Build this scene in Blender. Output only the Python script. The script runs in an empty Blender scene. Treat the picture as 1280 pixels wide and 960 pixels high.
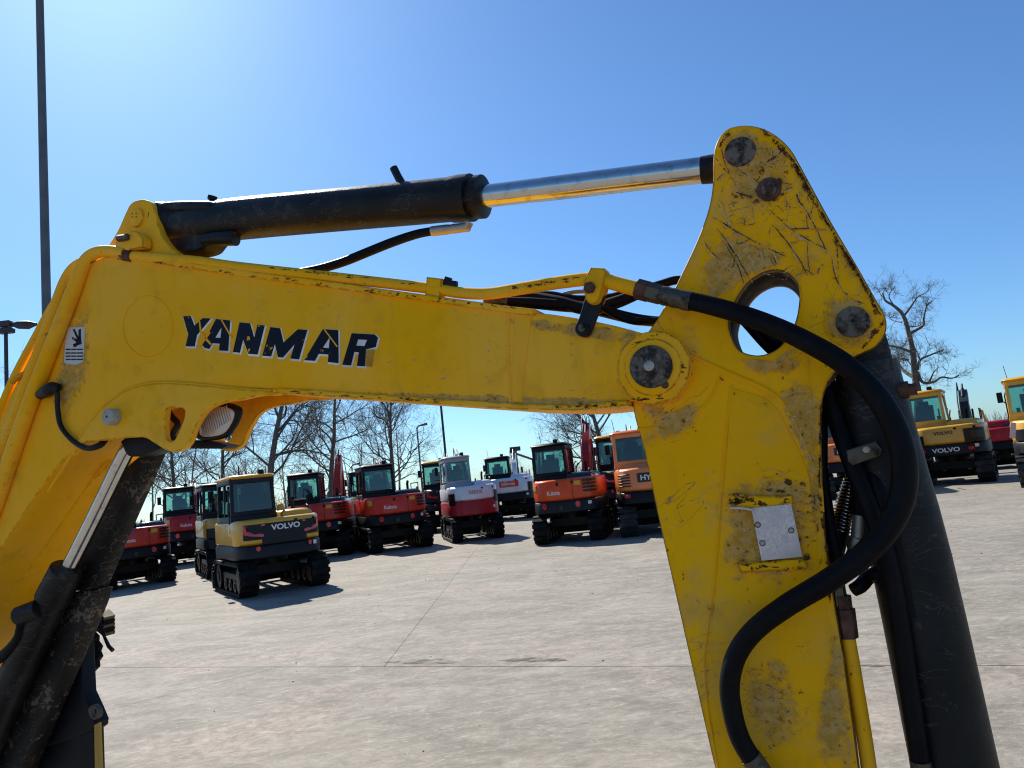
import bpy, bmesh, math, random
from mathutils import Vector, Matrix, noise as mnoise
C = bpy.context.scene.collection
scene = bpy.context.scene
R = math.radians
# ------------------------------------------------------------------ camera
F = 900.0                       # focal length in pixels of the 1280-wide photograph
PITCH, ROLL, CAM_H = math.atan(120 / 900.0), R(6.2), 1.8
fwd = Vector((0, math.cos(PITCH), math.sin(PITCH)))
r0 = Vector((1, 0, 0)); u0 = r0.cross(fwd)
right = r0 * math.cos(ROLL) - u0 * math.sin(ROLL)
up = r0 * math.sin(ROLL) + u0 * math.cos(ROLL)
CAM = Vector((0, 0, CAM_H))
cam_data = bpy.data.cameras.new('camera')
cam_data.sensor_width = 36; cam_data.lens = F / 1280 * 36
cam_data.clip_start = 0.05; cam_data.clip_end = 3000
cam = bpy.data.objects.new('camera', cam_data); C.objects.link(cam)
cam.matrix_world = Matrix((( right.x, up.x, -fwd.x, CAM.x), (right.y, up.y, -fwd.y, CAM.y), (right.z, up.z, -fwd.z, CAM.z), (0, 0, 0, 1)))
scene.camera = cam
# ------------------------------------------------------------------ light
SUN_EL, SUN_AZ = 42.0, -30.0     # degrees; azimuth measured from straight ahead, negative = left
SKY_STRENGTH, SUN_STRENGTH, EXPOSURE = 0.092, 5.0, 0.68
world = bpy.data.worlds.new('World'); scene.world = world; world.use_nodes = True
wn = world.node_tree.nodes; wl = world.node_tree.links
sky = wn.new('ShaderNodeTexSky'); sky.sky_type = 'NISHITA'; sky.sun_disc = False
sky.sun_elevation = R(SUN_EL); sky.sun_rotation = R(SUN_AZ)
sky.air_density = 1.0; sky.dust_density = 0.45; sky.ozone_density = 2.5
tint = wn.new('ShaderNodeMix'); tint.data_type = 'RGBA'; tint.blend_type = 'MULTIPLY'; tint.inputs[0].default_value = 1
tint.inputs[7].default_value = (.50, .745, .98, 1)           # the deeper blue of the photograph's sky, the same all round
wl.new(sky.outputs[0], tint.inputs[6]); wl.new(tint.outputs[2], wn['Background'].inputs[0]); wn['Background'].inputs[1].default_value = SKY_STRENGTH
sun_data = bpy.data.lights.new('sun', 'SUN'); sun_data.energy = SUN_STRENGTH; sun_data.angle = R(0.53); sun_data.color = (1, 0.94, 0.84)
sun = bpy.data.objects.new('sun', sun_data); C.objects.link(sun)
to_sun = Vector((math.sin(R(SUN_AZ)) * math.cos(R(SUN_EL)), math.cos(R(SUN_AZ)) * math.cos(R(SUN_EL)), math.sin(R(SUN_EL))))
sun.rotation_euler = to_sun.to_track_quat('Z', 'Y').to_euler(); sun.location = (-20, 20, 30)
scene.cycles.filter_width = 1.15
vs = scene.view_settings
vs.view_transform = 'Standard'; vs.look = 'None'; vs.gamma = 1; vs.use_curve_mapping = False; vs.exposure = EXPOSURE

# ------------------------------------------------------------------ pixel helpers (photograph pixels -> rays)
def ray(px, py): return fwd + right * ((px - 640) / F) + up * ((480 - py) / F)
def ground_pt(px, py):
    d = ray(px, py); return CAM + d * (-CAM_H / d.z)
YAW = R(23)                      # the boom's vertical plane, turned to the camera
PN = Vector((math.sin(YAW), math.cos(YAW), 0)); PU = Vector((math.cos(YAW), -math.sin(YAW), 0))
PD = 1.93                        # distance of its near face
def hit(px, py, w):
    d = ray(px, py); t = (PD + w) / PN.dot(d); return CAM + d * t, t
def bp(px, py, w=0.0): return hit(px, py, w)[0]
def sz(px, py, w=0.0):
    p = bp(px, py, w) - CAM; return (PU.dot(p), p.z)
def from_sz(s, z, w): return CAM + PN * (PD + w) + PU * s + Vector((0, 0, z))
def rad(px, py, w, rpx): return rpx * hit(px, py, w)[1] / F

# ------------------------------------------------------------------ materials
def new_mat(name):
    m = bpy.data.materials.new(name); m.use_nodes = True
    nt = m.node_tree; return m, nt, nt.nodes, nt.links, nt.nodes['Principled BSDF']
class NB:
    """small node-building helper"""
    def __init__(s, nt): s.nt = nt
    def n(s, t, **kw):
        nd = s.nt.nodes.new(t)
        for k, v in kw.items(): setattr(nd, k, v)
        return nd
    def put(s, sock, v):
        if hasattr(v, 'default_value') or hasattr(v, 'is_output'): s.nt.links.new(v, sock)
        else: sock.default_value = v
    def math(s, op, a, b=0.0, clamp=False):
        nd = s.n('ShaderNodeMath', operation=op, use_clamp=clamp); s.put(nd.inputs[0], a); s.put(nd.inputs[1], b); return nd.outputs[0]
    def noise(s, vec, scale, detail=4, rough=0.55, dist=0.0):
        nd = s.n('ShaderNodeTexNoise'); s.put(nd.inputs['Vector'], vec); nd.inputs['Scale'].default_value = scale
        nd.inputs['Detail'].default_value = detail; nd.inputs['Roughness'].default_value = rough; nd.inputs['Distortion'].default_value = dist
        return nd.outputs[0]
    def ramp(s, v, lo, hi):
        nd = s.n('ShaderNodeMapRange', interpolation_type='SMOOTHSTEP'); s.put(nd.inputs[0], v)
        nd.inputs[1].default_value = lo; nd.inputs[2].default_value = hi; return nd.outputs[0]
    def mix(s, f, a, b):
        nd = s.n('ShaderNodeMix', data_type='RGBA'); s.put(nd.inputs[0], f)
        for i, c in ((6, a), (7, b)):
            if isinstance(c, tuple): nd.inputs[i].default_value = (*c, 1) if len(c) == 3 else c
            else: s.nt.links.new(c, nd.inputs[i])
        return nd.outputs[2]
    def mapping(s, vec, scale=(1, 1, 1), rot=(0, 0, 0), loc=(0, 0, 0)):
        nd = s.n('ShaderNodeMapping'); s.put(nd.inputs[0], vec); nd.inputs[1].default_value = loc
        nd.inputs[2].default_value = rot; nd.inputs[3].default_value = scale; return nd.outputs[0]
    def obj(s): return s.n('ShaderNodeTexCoord').outputs['Object']
    def bump(s, h, strength, dist=0.01):
        nd = s.n('ShaderNodeBump'); s.put(nd.inputs['Height'], h); nd.inputs['Strength'].default_value = strength
        nd.inputs['Distance'].default_value = dist; return nd.outputs[0]
MATS = {}
def paint(key, col, rough=0.35, var=0.12, dirt=0.25, metallic=0.0, scale=3.0, coat=0.0, spec=0.4):
    """plain machine paint or plastic with slight mottling and dust"""
    m, nt, N, L, b = new_mat(key); k = NB(nt); v = k.obj()
    n1 = k.noise(v, scale, 5); n2 = k.noise(v, scale * 9, 3)
    dark = tuple(c * (1 - var * 2) for c in col); light = tuple(min(1, c * (1 + var)) for c in col)
    c = k.mix(k.ramp(n1, .3, .7), dark, light)
    c = k.mix(k.math('MULTIPLY', k.ramp(k.math('MULTIPLY', n1, n2), .22, .42), dirt), c, (.16, .14, .115))
    L.new(c, b.inputs['Base Color']); b.inputs['Metallic'].default_value = metallic
    L.new(k.math('ADD', k.math('MULTIPLY', n2, .25), rough - .1), b.inputs['Roughness'])
    b.inputs['Coat Weight'].default_value = coat; b.inputs['Specular IOR Level'].default_value = spec
    MATS[key] = m; return m
def worn_yellow(key, scratch, rust, base=(.60, .335, .012), light=(.66, .40, .055), edges=True, tan=0.0):
    m, nt, N, L, b = new_mat(key); k = NB(nt); v = k.obj()
    big = k.noise(v, 2.2, 5); mid = k.noise(v, 11, 6, .6); fine = k.noise(v, 60, 4, .6); tone = k.noise(k.mapping(v, loc=(7, 3, 1)), 4.5, 6, .6)
    c = k.mix(k.ramp(big, .35, .68), base, light)
    c = k.mix(k.math('MULTIPLY', k.ramp(mid, .48, .76), .40), c, (.80, .36, .004))
    if tan: c = k.mix(k.math('MULTIPLY', k.ramp(tone, .50, .66), tan), c, (.60, .36, .10))
    # greasy dust streaks running down
    st = k.noise(k.mapping(v, (14, 14, 1.2)), 1.6, 4)
    c = k.mix(k.math('MULTIPLY', k.ramp(st, .55, .8), .32), c, (.66, .33, .015))
    # smudges
    c = k.mix(k.math('MULTIPLY', k.ramp(k.math('MULTIPLY', tone, mid), .29, .40), .10 + .45 * scratch), c, (.50, .27, .03))
    rmask = None
    for i, (rt, zs) in enumerate(((1.05, 7.5), (.75, 6.5), (1.9, 8.5), (.2, 7.0))):
        w = k.mapping(k.mapping(v, rot=(0, rt, 0)), (1, 1, 5.5), loc=(i * 3.1, i * 1.7, i))
        nn = k.noise(w, zs * .45, 3, .55, .3)
        ln = k.math('LESS_THAN', k.math('ABSOLUTE', k.math('SUBTRACT', nn, .5)), .0042 + .0012 * i)
        gate = k.ramp(k.noise(k.mapping(v, loc=(5 + i, 2, 9)), 5.5, 4), .60 - .07 * scratch, .68 - .07 * scratch)
        ln = k.math('MULTIPLY', k.math('MULTIPLY', ln, gate), min(1, scratch))
        rmask = ln if rmask is None else k.math('MAXIMUM', rmask, ln)
    c = k.mix(k.math('MULTIPLY', rmask, .8), c, k.mix(k.ramp(fine, .4, .6), (.10, .055, .02), (.36, .24, .12)))
    chips = k.noise(v, 26, 6, .7)
    spots = k.ramp(k.math('ADD', k.math('MULTIPLY', chips, .7), k.math('MULTIPLY', big, .3)), .70 - .05 * rust, .725 - .05 * rust)
    em = k.math('MULTIPLY', spots, .9)
    if edges:                                             # chipped edges: bevelled normal against the true one
        bev = k.n('ShaderNodeBevel', samples=4); bev.inputs[0].default_value = .010
        geo = k.n('ShaderNodeNewGeometry'); dp = k.n('ShaderNodeVectorMath', operation='DOT_PRODUCT')
        L.new(bev.outputs[0], dp.inputs[0]); L.new(geo.outputs['Normal'], dp.inputs[1])
        edge = k.ramp(k.math('SUBTRACT', 1.0, dp.outputs['Value']), .004, .09)
        em = k.math('MAXIMUM', em, k.math('MULTIPLY', edge, k.ramp(chips, .56 - .16 * rust, .62 - .14 * rust)))
    c = k.mix(em, c, k.mix(k.ramp(fine, .42, .62), (.025, .013, .010), (.11, .042, .018)))
    L.new(c, b.inputs['Base Color']); b.inputs['Specular IOR Level'].default_value = .07
    L.new(k.math('ADD', k.math('MULTIPLY', em, .3), k.math('ADD', .36, k.math('MULTIPLY', mid, .22))), b.inputs['Roughness'])
    h = k.math('SUBTRACT', k.math('ADD', k.math('MULTIPLY', big, .7), k.math('ADD', k.math('MULTIPLY', mid, .12), k.math('MULTIPLY', fine, .10))), k.math('MULTIPLY', k.math('MAXIMUM', em, rmask), .12))
    L.new(k.bump(h, .4, .012), b.inputs['Normal'])
    MATS[key] = m; return m
def worn_black(key, col, scr, tan, rough=.42):
    m, nt, N, L, b = new_mat(key); k = NB(nt); v = k.obj()
    n1 = k.noise(v, 5, 5); n2 = k.noise(v, 34, 5, .65)
    c = k.mix(k.ramp(n1, .35, .7), col, tuple(x * 1.9 + .004 for x in col))
    mk = None
    for i, rt in enumerate((.3, -.25, 1.2)):
        nn = k.noise(k.mapping(v, (1.5, 1.5, 4), (0, rt, .2), (i * 2, 3, i)), 4.2, 3, .6, .5)
        ln = k.math('LESS_THAN', k.math('ABSOLUTE', k.math('SUBTRACT', nn, .5)), .006)
        ln = k.math('MULTIPLY', ln, k.ramp(k.noise(k.mapping(v, loc=(i * 4, 1, 2)), 6, 2), .5, .6))
        mk = ln if mk is None else k.math('MAXIMUM', mk, ln)
    mk = k.math('MULTIPLY', k.math('MAXIMUM', mk, k.math('MULTIPLY', k.ramp(k.math('MULTIPLY', n1, n2), .33, .37), .8)), scr)
    c = k.mix(mk, c, tan)
    L.new(c, b.inputs['Base Color']); b.inputs['Specular IOR Level'].default_value = .22; L.new(k.math('ADD', k.math('MULTIPLY', n2, .3), rough - .15), b.inputs['Roughness'])
    L.new(k.bump(k.math('ADD', n2, k.math('MULTIPLY', n1, .4)), .25, .006), b.inputs['Normal'])
    MATS[key] = m; return m
def metal(key, col, rough, streak=0.0, spots=0.3):
    m, nt, N, L, b = new_mat(key); k = NB(nt); v = k.obj()
    n1 = k.noise(v, 25, 5, .65); n2 = k.noise(v, 120, 3)
    c = k.mix(k.math('MULTIPLY', k.ramp(n1, .5, .68), spots), col, tuple(x * .25 for x in col))
    L.new(c, b.inputs['Base Color']); b.inputs['Metallic'].default_value = 1
    L.new(k.math('ADD', k.math('MULTIPLY', n2, .2 if streak == 0 else .06), rough), b.inputs['Roughness'])
    L.new(k.bump(n2, .15 if streak == 0 else .03, .002), b.inputs['Normal'])
    MATS[key] = m; return m
worn_yellow('yellow_boom', .22, .6, (.98, .45, .001), (.97, .49, .035))
worn_yellow('yellow_plain', .15, .15, (.95, .42, .001), (.95, .46, .03), False)
worn_yellow('yellow_arm', .75, 1.0, (.97, .445, .0), (.98, .48, .004), True, .55)
worn_yellow('yellow_arm_plain', .35, .5, (.92, .42, .0), (.94, .45, .006), False, .4)
worn_yellow('yellow_pipe', .35, 1.5, (.96, .44, .001), (.96, .48, .03))
worn_yellow('rusty_rim', .3, 2.2, (.22, .11, .012), (.10, .05, .018), False)
worn_black('cylinder_black', (.0065, .0062, .0065), .30, (.12, .095, .075), .42)
worn_black('guard_black', (.009, .0075, .0065), .95, (.17, .125, .085), .55)
worn_black('barrel_grey', (.0065, .0065, .007), .4, (.11, .085, .07), .5)
paint('hose', (.003, .003, .0045), .5, .1, .03, scale=14, spec=.13)
paint('black_plastic', (.008, .008, .009), .45, .1, .08, spec=.25)
metal('chrome', (.62, .61, .60), .15, 1, .35)
metal('fitting_steel', (.14, .12, .092), .5, 0, .9)
metal('zinc', (.46, .41, .33), .46, 0, .5)
paint('bright_alu', (.76, .63, .56), .5, .12, .3, scale=14, spec=.3)
paint('rust_brown', (.10, .035, .018), .75, .25, .3, scale=30)
paint('grimy_steel', (.062, .036, .018), .8, .35, .3, scale=18, spec=.1)
paint('scuff_tan', (.52, .34, .12), .7, .2, .2, scale=18, spec=.1)
paint('pale_bolt', (.42, .40, .33), .55, .15, .5, scale=25)
paint('sticker_white', (.62, .60, .58), .5, .06, .35, scale=20)
paint('dark_casting', (.006, .007, .010), .5, .2, .06, spec=.2)
def chipped(key, col, under, amt, scale=30):
    m, nt, N, L, b = new_mat(key); k = NB(nt); v = k.obj()
    n1 = k.noise(v, scale, 6, .65); n2 = k.noise(v, 6, 4)
    mk = k.ramp(k.math('ADD', k.math('MULTIPLY', n1, .65), k.math('MULTIPLY', n2, .35)), .66 - amt, .68 - amt)
    L.new(k.mix(mk, k.mix(k.ramp(n2, .3, .7), col, tuple(c * 1.5 for c in col)), under), b.inputs['Base Color'])
    b.inputs['Roughness'].default_value = .5; b.inputs['Specular IOR Level'].default_value = .12; MATS[key] = m
chipped('sticker_black', (.006, .008, .015), (.90, .44, .015), .040, 48)
chipped('white_decal', (.62, .60, .55), (.90, .46, .04), .06, 48)
def scrape_mat(key, c1, c2, cut):
    m, nt, N, L, b = new_mat(key); k = NB(nt); v = k.obj()
    n1 = k.noise(v, 55, 5, .7); n2 = k.noise(v, 160, 4, .7)
    L.new(k.mix(k.ramp(n2, .4, .6), c1, c2), b.inputs['Base Color']); b.inputs['Roughness'].default_value = .7; b.inputs['Specular IOR Level'].default_value = .1
    L.new(k.ramp(k.math('ADD', k.math('MULTIPLY', n1, .55), k.math('MULTIPLY', n2, .45)), cut - .02, cut + .05), b.inputs['Alpha']); MATS[key] = m
scrape_mat('scrape_dark', (.030, .014, .009), (.15, .060, .022), .46)
def grime_mat():
    m, nt, N, L, b = new_mat('grime'); k = NB(nt); v = k.obj()
    fa = k.n('ShaderNodeAttribute'); fa.attribute_name = 'fall'
    n1 = k.noise(v, 16, 7, .68, .6); n2 = k.noise(v, 70, 5, .7); n3 = k.noise(k.mapping(v, loc=(4, 2, 8)), 40, 5, .7)
    c = k.mix(k.ramp(n3, .38, .62), (.50, .30, .06), (.62, .44, .17)); c = k.mix(k.ramp(n2, .56, .66), c, (.10, .055, .022))
    L.new(c, b.inputs['Base Color']); b.inputs['Roughness'].default_value = .8; b.inputs['Specular IOR Level'].default_value = .05
    t = k.math('ADD', k.math('ADD', k.math('MULTIPLY', n1, .8), k.math('MULTIPLY', n2, .3)), k.math('MULTIPLY', fa.outputs['Fac'], .32))
    L.new(k.math('MULTIPLY', k.ramp(t, .66, .86), .62), b.inputs['Alpha']); MATS['grime'] = m
grime_mat()
scrape_mat('scrape_tan', (.50, .33, .12), (.66, .47, .22), .48)
def pin_mat():
    m, nt, N, L, b = new_mat('pin_steel'); k = NB(nt); v = k.obj()
    n1 = k.noise(v, 30, 6, .7); n2 = k.noise(v, 110, 4, .7); n3 = k.noise(k.mapping(v, loc=(3, 1, 5)), 14, 5, .65)
    c = k.mix(k.ramp(n1, .40, .60), (.030, .024, .020), (.155, .125, .098))
    c = k.mix(k.math('MULTIPLY', k.ramp(n2, .52, .66), .7), c, (.20, .165, .13))
    c = k.mix(k.math('MULTIPLY', k.ramp(n3, .55, .66), .8), c, (.022, .015, .012))
    L.new(c, b.inputs['Base Color']); b.inputs['Roughness'].default_value = .65; b.inputs['Specular IOR Level'].default_value = .15
    L.new(k.bump(k.math('ADD', n1, n2), .5, .004), b.inputs['Normal']); MATS['pin_steel'] = m
pin_mat()
# background machines
paint('red', (.55, .035, .016), .28, .08, .06, coat=.08, spec=.2)
paint('orange_red', (.68, .075, .012), .28, .08, .06, coat=.08, spec=.2)
paint('deep_red', (.36, .016, .020), .3, .1, .08, coat=.08, spec=.2)
paint('volvo_yellow', (.66, .34, .015), .3, .06, .06, coat=.4)
paint('ochre', (.48, .26, .02), .32, .06, .1, coat=.3)
paint('orange', (.78, .21, .045), .3, .06, .05, coat=.4)
paint('white', (.66, .66, .68), .3, .05, .05, coat=.4)
paint('grey_cab', (.33, .34, .36), .35, .05, .08)
paint('anthracite', (.012, .0135, .018), .42, .1, .04, spec=.2)
paint('near_black', (.0055, .0055, .007), .42, .1, .03, spec=.2)
paint('hood_gloss', (.012, .013, .016), .16, .05, .03, coat=.6)
paint('rubber', (.0055, .0055, .0065), .65, .2, .08, scale=6, spec=.15)
paint('steel_track', (.018, .018, .020), .5, .2, .15, scale=6, spec=.25)
paint('seat', (.02, .02, .023), .8, .1, .1)
paint('letter_white', (.72, .72, .72), .4, .03, .0)
paint('letter_black', (.015, .015, .015), .4, .03, .0)
paint('lamp_red', (.55, .018, .03), .15, .03, .0, coat=.8)
paint('amber_tag', (.62, .30, .02), .4, .05, .0)
paint('decal_blue', (.05, .09, .35), .4, .05, .0)
paint('pole_grey', (.10, .115, .13), .5, .12, .15, scale=2)
paint('pole_dark', (.03, .033, .038), .5, .1, .1, scale=2)
paint('warning_pale', (.62, .42, .38), .45, .1, .2)
paint('old_patch', (.52, .27, .035), .6, .15, .2, scale=20, spec=.1)
paint('brown_boom', (.34, .165, .03), .45, .1, .2)
def glass(key, tint, refl=1.0):
    m, nt, N, L, b = new_mat(key); k = NB(nt)
    tr = k.n('ShaderNodeBsdfTransparent'); tr.inputs[0].default_value = (*tint, 1)
    gl = k.n('ShaderNodeBsdfGlossy'); gl.inputs[0].default_value = (.9, .95, .95, 1); gl.inputs['Roughness'].default_value = .02
    fr = k.n('ShaderNodeFresnel'); fr.inputs[0].default_value = 1.5
    mx = k.n('ShaderNodeMixShader'); L.new(k.math('MULTIPLY', fr.outputs[0], refl, True), mx.inputs[0]); L.new(tr.outputs[0], mx.inputs[1]); L.new(gl.outputs[0], mx.inputs[2])
    L.new(mx.outputs[0], N['Material Output'].inputs[0]); MATS[key] = m
glass('cab_glass', (.62, .80, .76), 1.2)
glass('dark_glass', (.36, .46, .45), 1.2)
def lens_mat():
    m, nt, N, L, b = new_mat('lamp_lens'); k = NB(nt)
    b.inputs['Base Color'].default_value = (.62, .52, .42, 1); b.inputs['Roughness'].default_value = .3; b.inputs['Coat Weight'].default_value = .3
    b.inputs['Metallic'].default_value = .35; MATS['lamp_lens'] = m
lens_mat()
def bark_mat(key, col):
    m, nt, N, L, b = new_mat(key); k = NB(nt); v = k.obj()
    n1 = k.noise(k.mapping(v, (6, 6, 1.5)), 2.5, 5)
    L.new(k.mix(k.ramp(n1, .3, .7), tuple(c * .6 for c in col), tuple(c * 1.3 for c in col)), b.inputs['Base Color']); b.inputs['Roughness'].default_value = .9
    MATS[key] = m
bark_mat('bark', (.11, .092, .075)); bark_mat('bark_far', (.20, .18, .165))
def concrete():
    m, nt, N, L, b = new_mat('concrete'); k = NB(nt); v = k.obj()
    big = k.noise(v, .30, 5, .6)
    sweep = k.noise(k.mapping(k.mapping(v, rot=(0, 0, .32)), (.8, 1.7, 1)), .8, 9, .66, 1.3)
    sweep2 = k.noise(k.mapping(k.mapping(v, rot=(0, 0, -.25)), (1.0, 2.6, 1), loc=(4, 7, 0)), 1.7, 9, .72, 1.6)
    grit = k.noise(v, 75, 3, .6); mid = k.noise(v, 9, 7, .68, .8)
    wisp = k.noise(k.mapping(k.mapping(v, rot=(0, 0, .1)), (1, 2.2, 1), loc=(1, 4, 0)), 7, 8, .75, 1.8)
    t = k.math('ADD', k.math('ADD', k.math('MULTIPLY', sweep, .36), k.math('MULTIPLY', sweep2, .30)), k.math('ADD', k.math('MULTIPLY', big, .14), k.math('MULTIPLY', mid, .20)))
    c = k.mix(k.ramp(t, .39, .62), (.136, .122, .097), (.275, .250, .206))
    c = k.mix(k.math('MULTIPLY', k.ramp(k.math('ADD', k.math('MULTIPLY', sweep2, .55), k.math('MULTIPLY', mid, .45)), .55, .68), .6), c, (.40, .368, .305))
    c = k.mix(k.math('MULTIPLY', k.ramp(k.math('ADD', k.math('MULTIPLY', sweep, .5), k.math('MULTIPLY', mid, .5)), .54, .64), .35), c, (.20, .175, .15))
    c = k.mix(k.math('MULTIPLY', k.ramp(k.noise(k.mapping(v, loc=(3, 8, 0)), .55, 5, .6), .50, .64), .45), c, k.mix(k.ramp(mid, .4, .6), (.215, .165, .135), (.36, .30, .25)))
    c = k.mix(k.math('MULTIPLY', k.ramp(wisp, .52, .66), .42), c, (.43, .395, .33))
    c = k.mix(k.math('MULTIPLY', k.ramp(wisp, .48, .34), .38), c, (.12, .105, .085))
    c = k.mix(k.math('MULTIPLY', k.ramp(grit, .56, .75), .4), c, (.11, .098, .085))
    c = k.mix(k.math('MULTIPLY', k.ramp(k.noise(v, 1.1, 4), .62, .78), .35), c, (.14, .125, .11))
    vo = k.n('ShaderNodeTexVoronoi'); k.put(vo.inputs['Vector'], v); vo.inputs['Scale'].default_value = 2.6
    pits = k.math('LESS_THAN', vo.outputs['Distance'], k.math('MULTIPLY', k.noise(v, .8, 2), .065))
    c = k.mix(k.math('MULTIPLY', pits, .75), c, (.05, .045, .04))
    L.new(c, b.inputs['Base Color']); b.inputs['Roughness'].default_value = .88
    L.new(k.bump(k.math('ADD', k.math('MULTIPLY', grit, .3), k.math('ADD', k.math('MULTIPLY', sweep2, .7), mid)), .35, .02), b.inputs['Normal'])
    MATS['concrete'] = m
    m, nt, N, L, b = new_mat('joint_dirt'); b.inputs['Base Color'].default_value = (.035, .031, .027, 1); b.inputs['Roughness'].default_value = .95; MATS['joint_dirt'] = m
    m, nt, N, L, b = new_mat('oil_stain'); k = NB(nt); v = k.obj()
    b.inputs['Base Color'].default_value = (.055, .049, .043, 1); b.inputs['Roughness'].default_value = .8
    n = k.noise(k.mapping(v, (1.4, 4, 1), (0, 0, -.5)), 2.2, 6, .7)
    L.new(k.math('MULTIPLY', k.ramp(n, .42, .60), .85), b.inputs['Alpha']); MATS['oil_stain'] = m
concrete()
# ------------------------------------------------------------------ mesh helpers
def cr(pts, n=6, closed=False):
    """Catmull-Rom through points; a point with a truthy last item beyond its coordinates is a corner"""
    P = [Vector(p[:3]) if len(p) > 2 else Vector((p[0], p[1], 0)) for p in pts]
    out = []; N = len(P)
    for i in range(N if closed else N - 1):
        p1, p2 = P[i], P[(i + 1) % N]
        p0 = P[i - 1] if (closed or i > 0) else p1 * 2 - p2
        p3 = P[(i + 2) % N] if (closed or i + 2 < N) else p2 * 2 - p1
        for j in range(n):
            t = j / n
            out.append(0.5 * ((2 * p1) + (p2 - p0) * t + (2 * p0 - 5 * p1 + 4 * p2 - p3) * t * t + (3 * p1 - p0 - 3 * p2 + p3) * t ** 3))
    if not closed: out.append(P[-1])
    return out
def cr2(pts, n=5):
    """closed smooth outline in 2D where (x, y, 1) marks a sharp corner"""
    out = []; N = len(pts)
    cor = [len(p) > 2 and p[2] for p in pts]
    P = [Vector((p[0], p[1])) for p in pts]
    for i in range(N):
        p1, p2 = P[i], P[(i + 1) % N]
        if cor[i] and cor[(i + 1) % N]: out.append(p1); continue
        p0 = p1 * 2 - p2 if cor[i] else P[i - 1]
        p3 = p2 * 2 - p1 if cor[(i + 1) % N] else P[(i + 2) % N]
        for j in range(n):
            t = j / n
            out.append(0.5 * ((2 * p1) + (p2 - p0) * t + (2 * p0 - 5 * p1 + 4 * p2 - p3) * t * t + (3 * p1 - p0 - 3 * p2 + p3) * t ** 3))
    return out
class MB:
    def __init__(s): s.v = []; s.f = []
    def add(s, vs_, fs_):
        o = len(s.v); s.v += [tuple(x) for x in vs_]; s.f += [tuple(i + o for i in f) for f in fs_]; return s
    def box(s, c, size, m=None):
        x, y, z = (a / 2 for a in size); c = Vector(c)
        P = [Vector((sx * x, sy * y, sz_ * z)) for sx in (-1, 1) for sy in (-1, 1) for sz_ in (-1, 1)]
        if m is not None: P = [m @ p for p in P]
        return s.add([p + c for p in P], [(0, 1, 3, 2), (4, 6, 7, 5), (0, 4, 5, 1), (2, 3, 7, 6), (0, 2, 6, 4), (1, 5, 7, 3)])
    def beam(s, a, b, w, h, upv=Vector((0, 0, 1))):
        a, b = Vector(a), Vector(b); d = (b - a); L = d.length; d.normalize()
        sx = d.cross(upv)
        if sx.length < 1e-4: sx = d.cross(Vector((0, 1, 0)))
        sx.normalize(); sy = sx.cross(d)
        return s.box((a + b) / 2, (w, L, h), Matrix((sx, d, sy)).transposed())
    def tube(s, path, rr, sides=12, caps=True):
        P = [Vector(p) for p in path]; n = len(P)
        if not isinstance(rr, (list, tuple)): rr = [rr] * n
        t = (P[1] - P[0]).normalized()
        a = t.orthogonal().normalized(); vs_ = []
        for i in range(n):
            tt = (P[min(i + 1, n - 1)] - P[max(i - 1, 0)])
            tt = tt.normalized() if tt.length > 1e-9 else t
            a = (a - tt * a.dot(tt)); a = a.normalized() if a.length > 1e-6 else tt.orthogonal().normalized()
            b = tt.cross(a); t = tt
            for j in range(sides):
                q = 2 * math.pi * j / sides
                vs_.append(P[i] + (a * math.cos(q) + b * math.sin(q)) * rr[i])
        fs_ = [(i * sides + j, i * sides + (j + 1) % sides, (i + 1) * sides + (j + 1) % sides, (i + 1) * sides + j) for i in range(n - 1) for j in range(sides)]
        if caps:
            fs_.append(tuple(reversed(range(sides)))); fs_.append(tuple((n - 1) * sides + j for j in range(sides)))
        return s.add(vs_, fs_)
    def prism(s, poly, axis, a, b):
        """polygon of (p, q) extruded along axis 0/1/2 from a to b"""
        def mk(p, t):
            q = [p[0], p[1]]; q.insert(axis, t); return tuple(q)
        n = len(poly); vs_ = [mk(p, a) for p in poly] + [mk(p, b) for p in poly]
        fs_ = [tuple(range(n)), tuple(reversed(range(n, 2 * n)))] + [(i, n + i, n + (i + 1) % n, (i + 1) % n) for i in range(n)]
        return s.add(vs_, fs_)
    def loft(s, rings, cap=True):
        n = len(rings[0]); vs_ = [p for r_ in rings for p in r_]
        fs_ = [(i * n + j, i * n + (j + 1) % n, (i + 1) * n + (j + 1) % n, (i + 1) * n + j) for i in range(len(rings) - 1) for j in range(n)]
        if cap: fs_ += [tuple(reversed(range(n))), tuple((len(rings) - 1) * n + j for j in range(n))]
        return s.add(vs_, fs_)
    def mesh(s, name, mat, bevel=0.0, smooth=35, segs=1):
        me = bpy.data.meshes.new(name); me.from_pydata(s.v, [], s.f)
        bm = bmesh.new(); bm.from_mesh(me); bmesh.ops.recalc_face_normals(bm, faces=bm.faces)
        if bevel:
            ed = [e for e in bm.edges if len(e.link_faces) == 2 and e.calc_face_angle(0) > R(40)]
            bmesh.ops.bevel(bm, geom=ed, offset=bevel, segments=segs, profile=.5, affect='EDGES', clamp_overlap=True)
        bm.to_mesh(me); bm.free(); me.materials.append(MATS[mat])
        if smooth:
            me.shade_smooth(); me.set_sharp_from_angle(angle=R(smooth))
        return me
def link(name, me, parent=None, world_space=False):
    o = bpy.data.objects.new(name, me); C.objects.link(o)
    if parent is not None:
        o.parent = parent
        if world_space and parent.parent is None: o.location = -parent.location
    return o
def tag(o, label=None, cat=None, group=None, kind=None):
    for k_, v_ in (('label', label), ('category', cat), ('group', group), ('kind', kind)):
        if v_: o[k_] = v_
    return o
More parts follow.
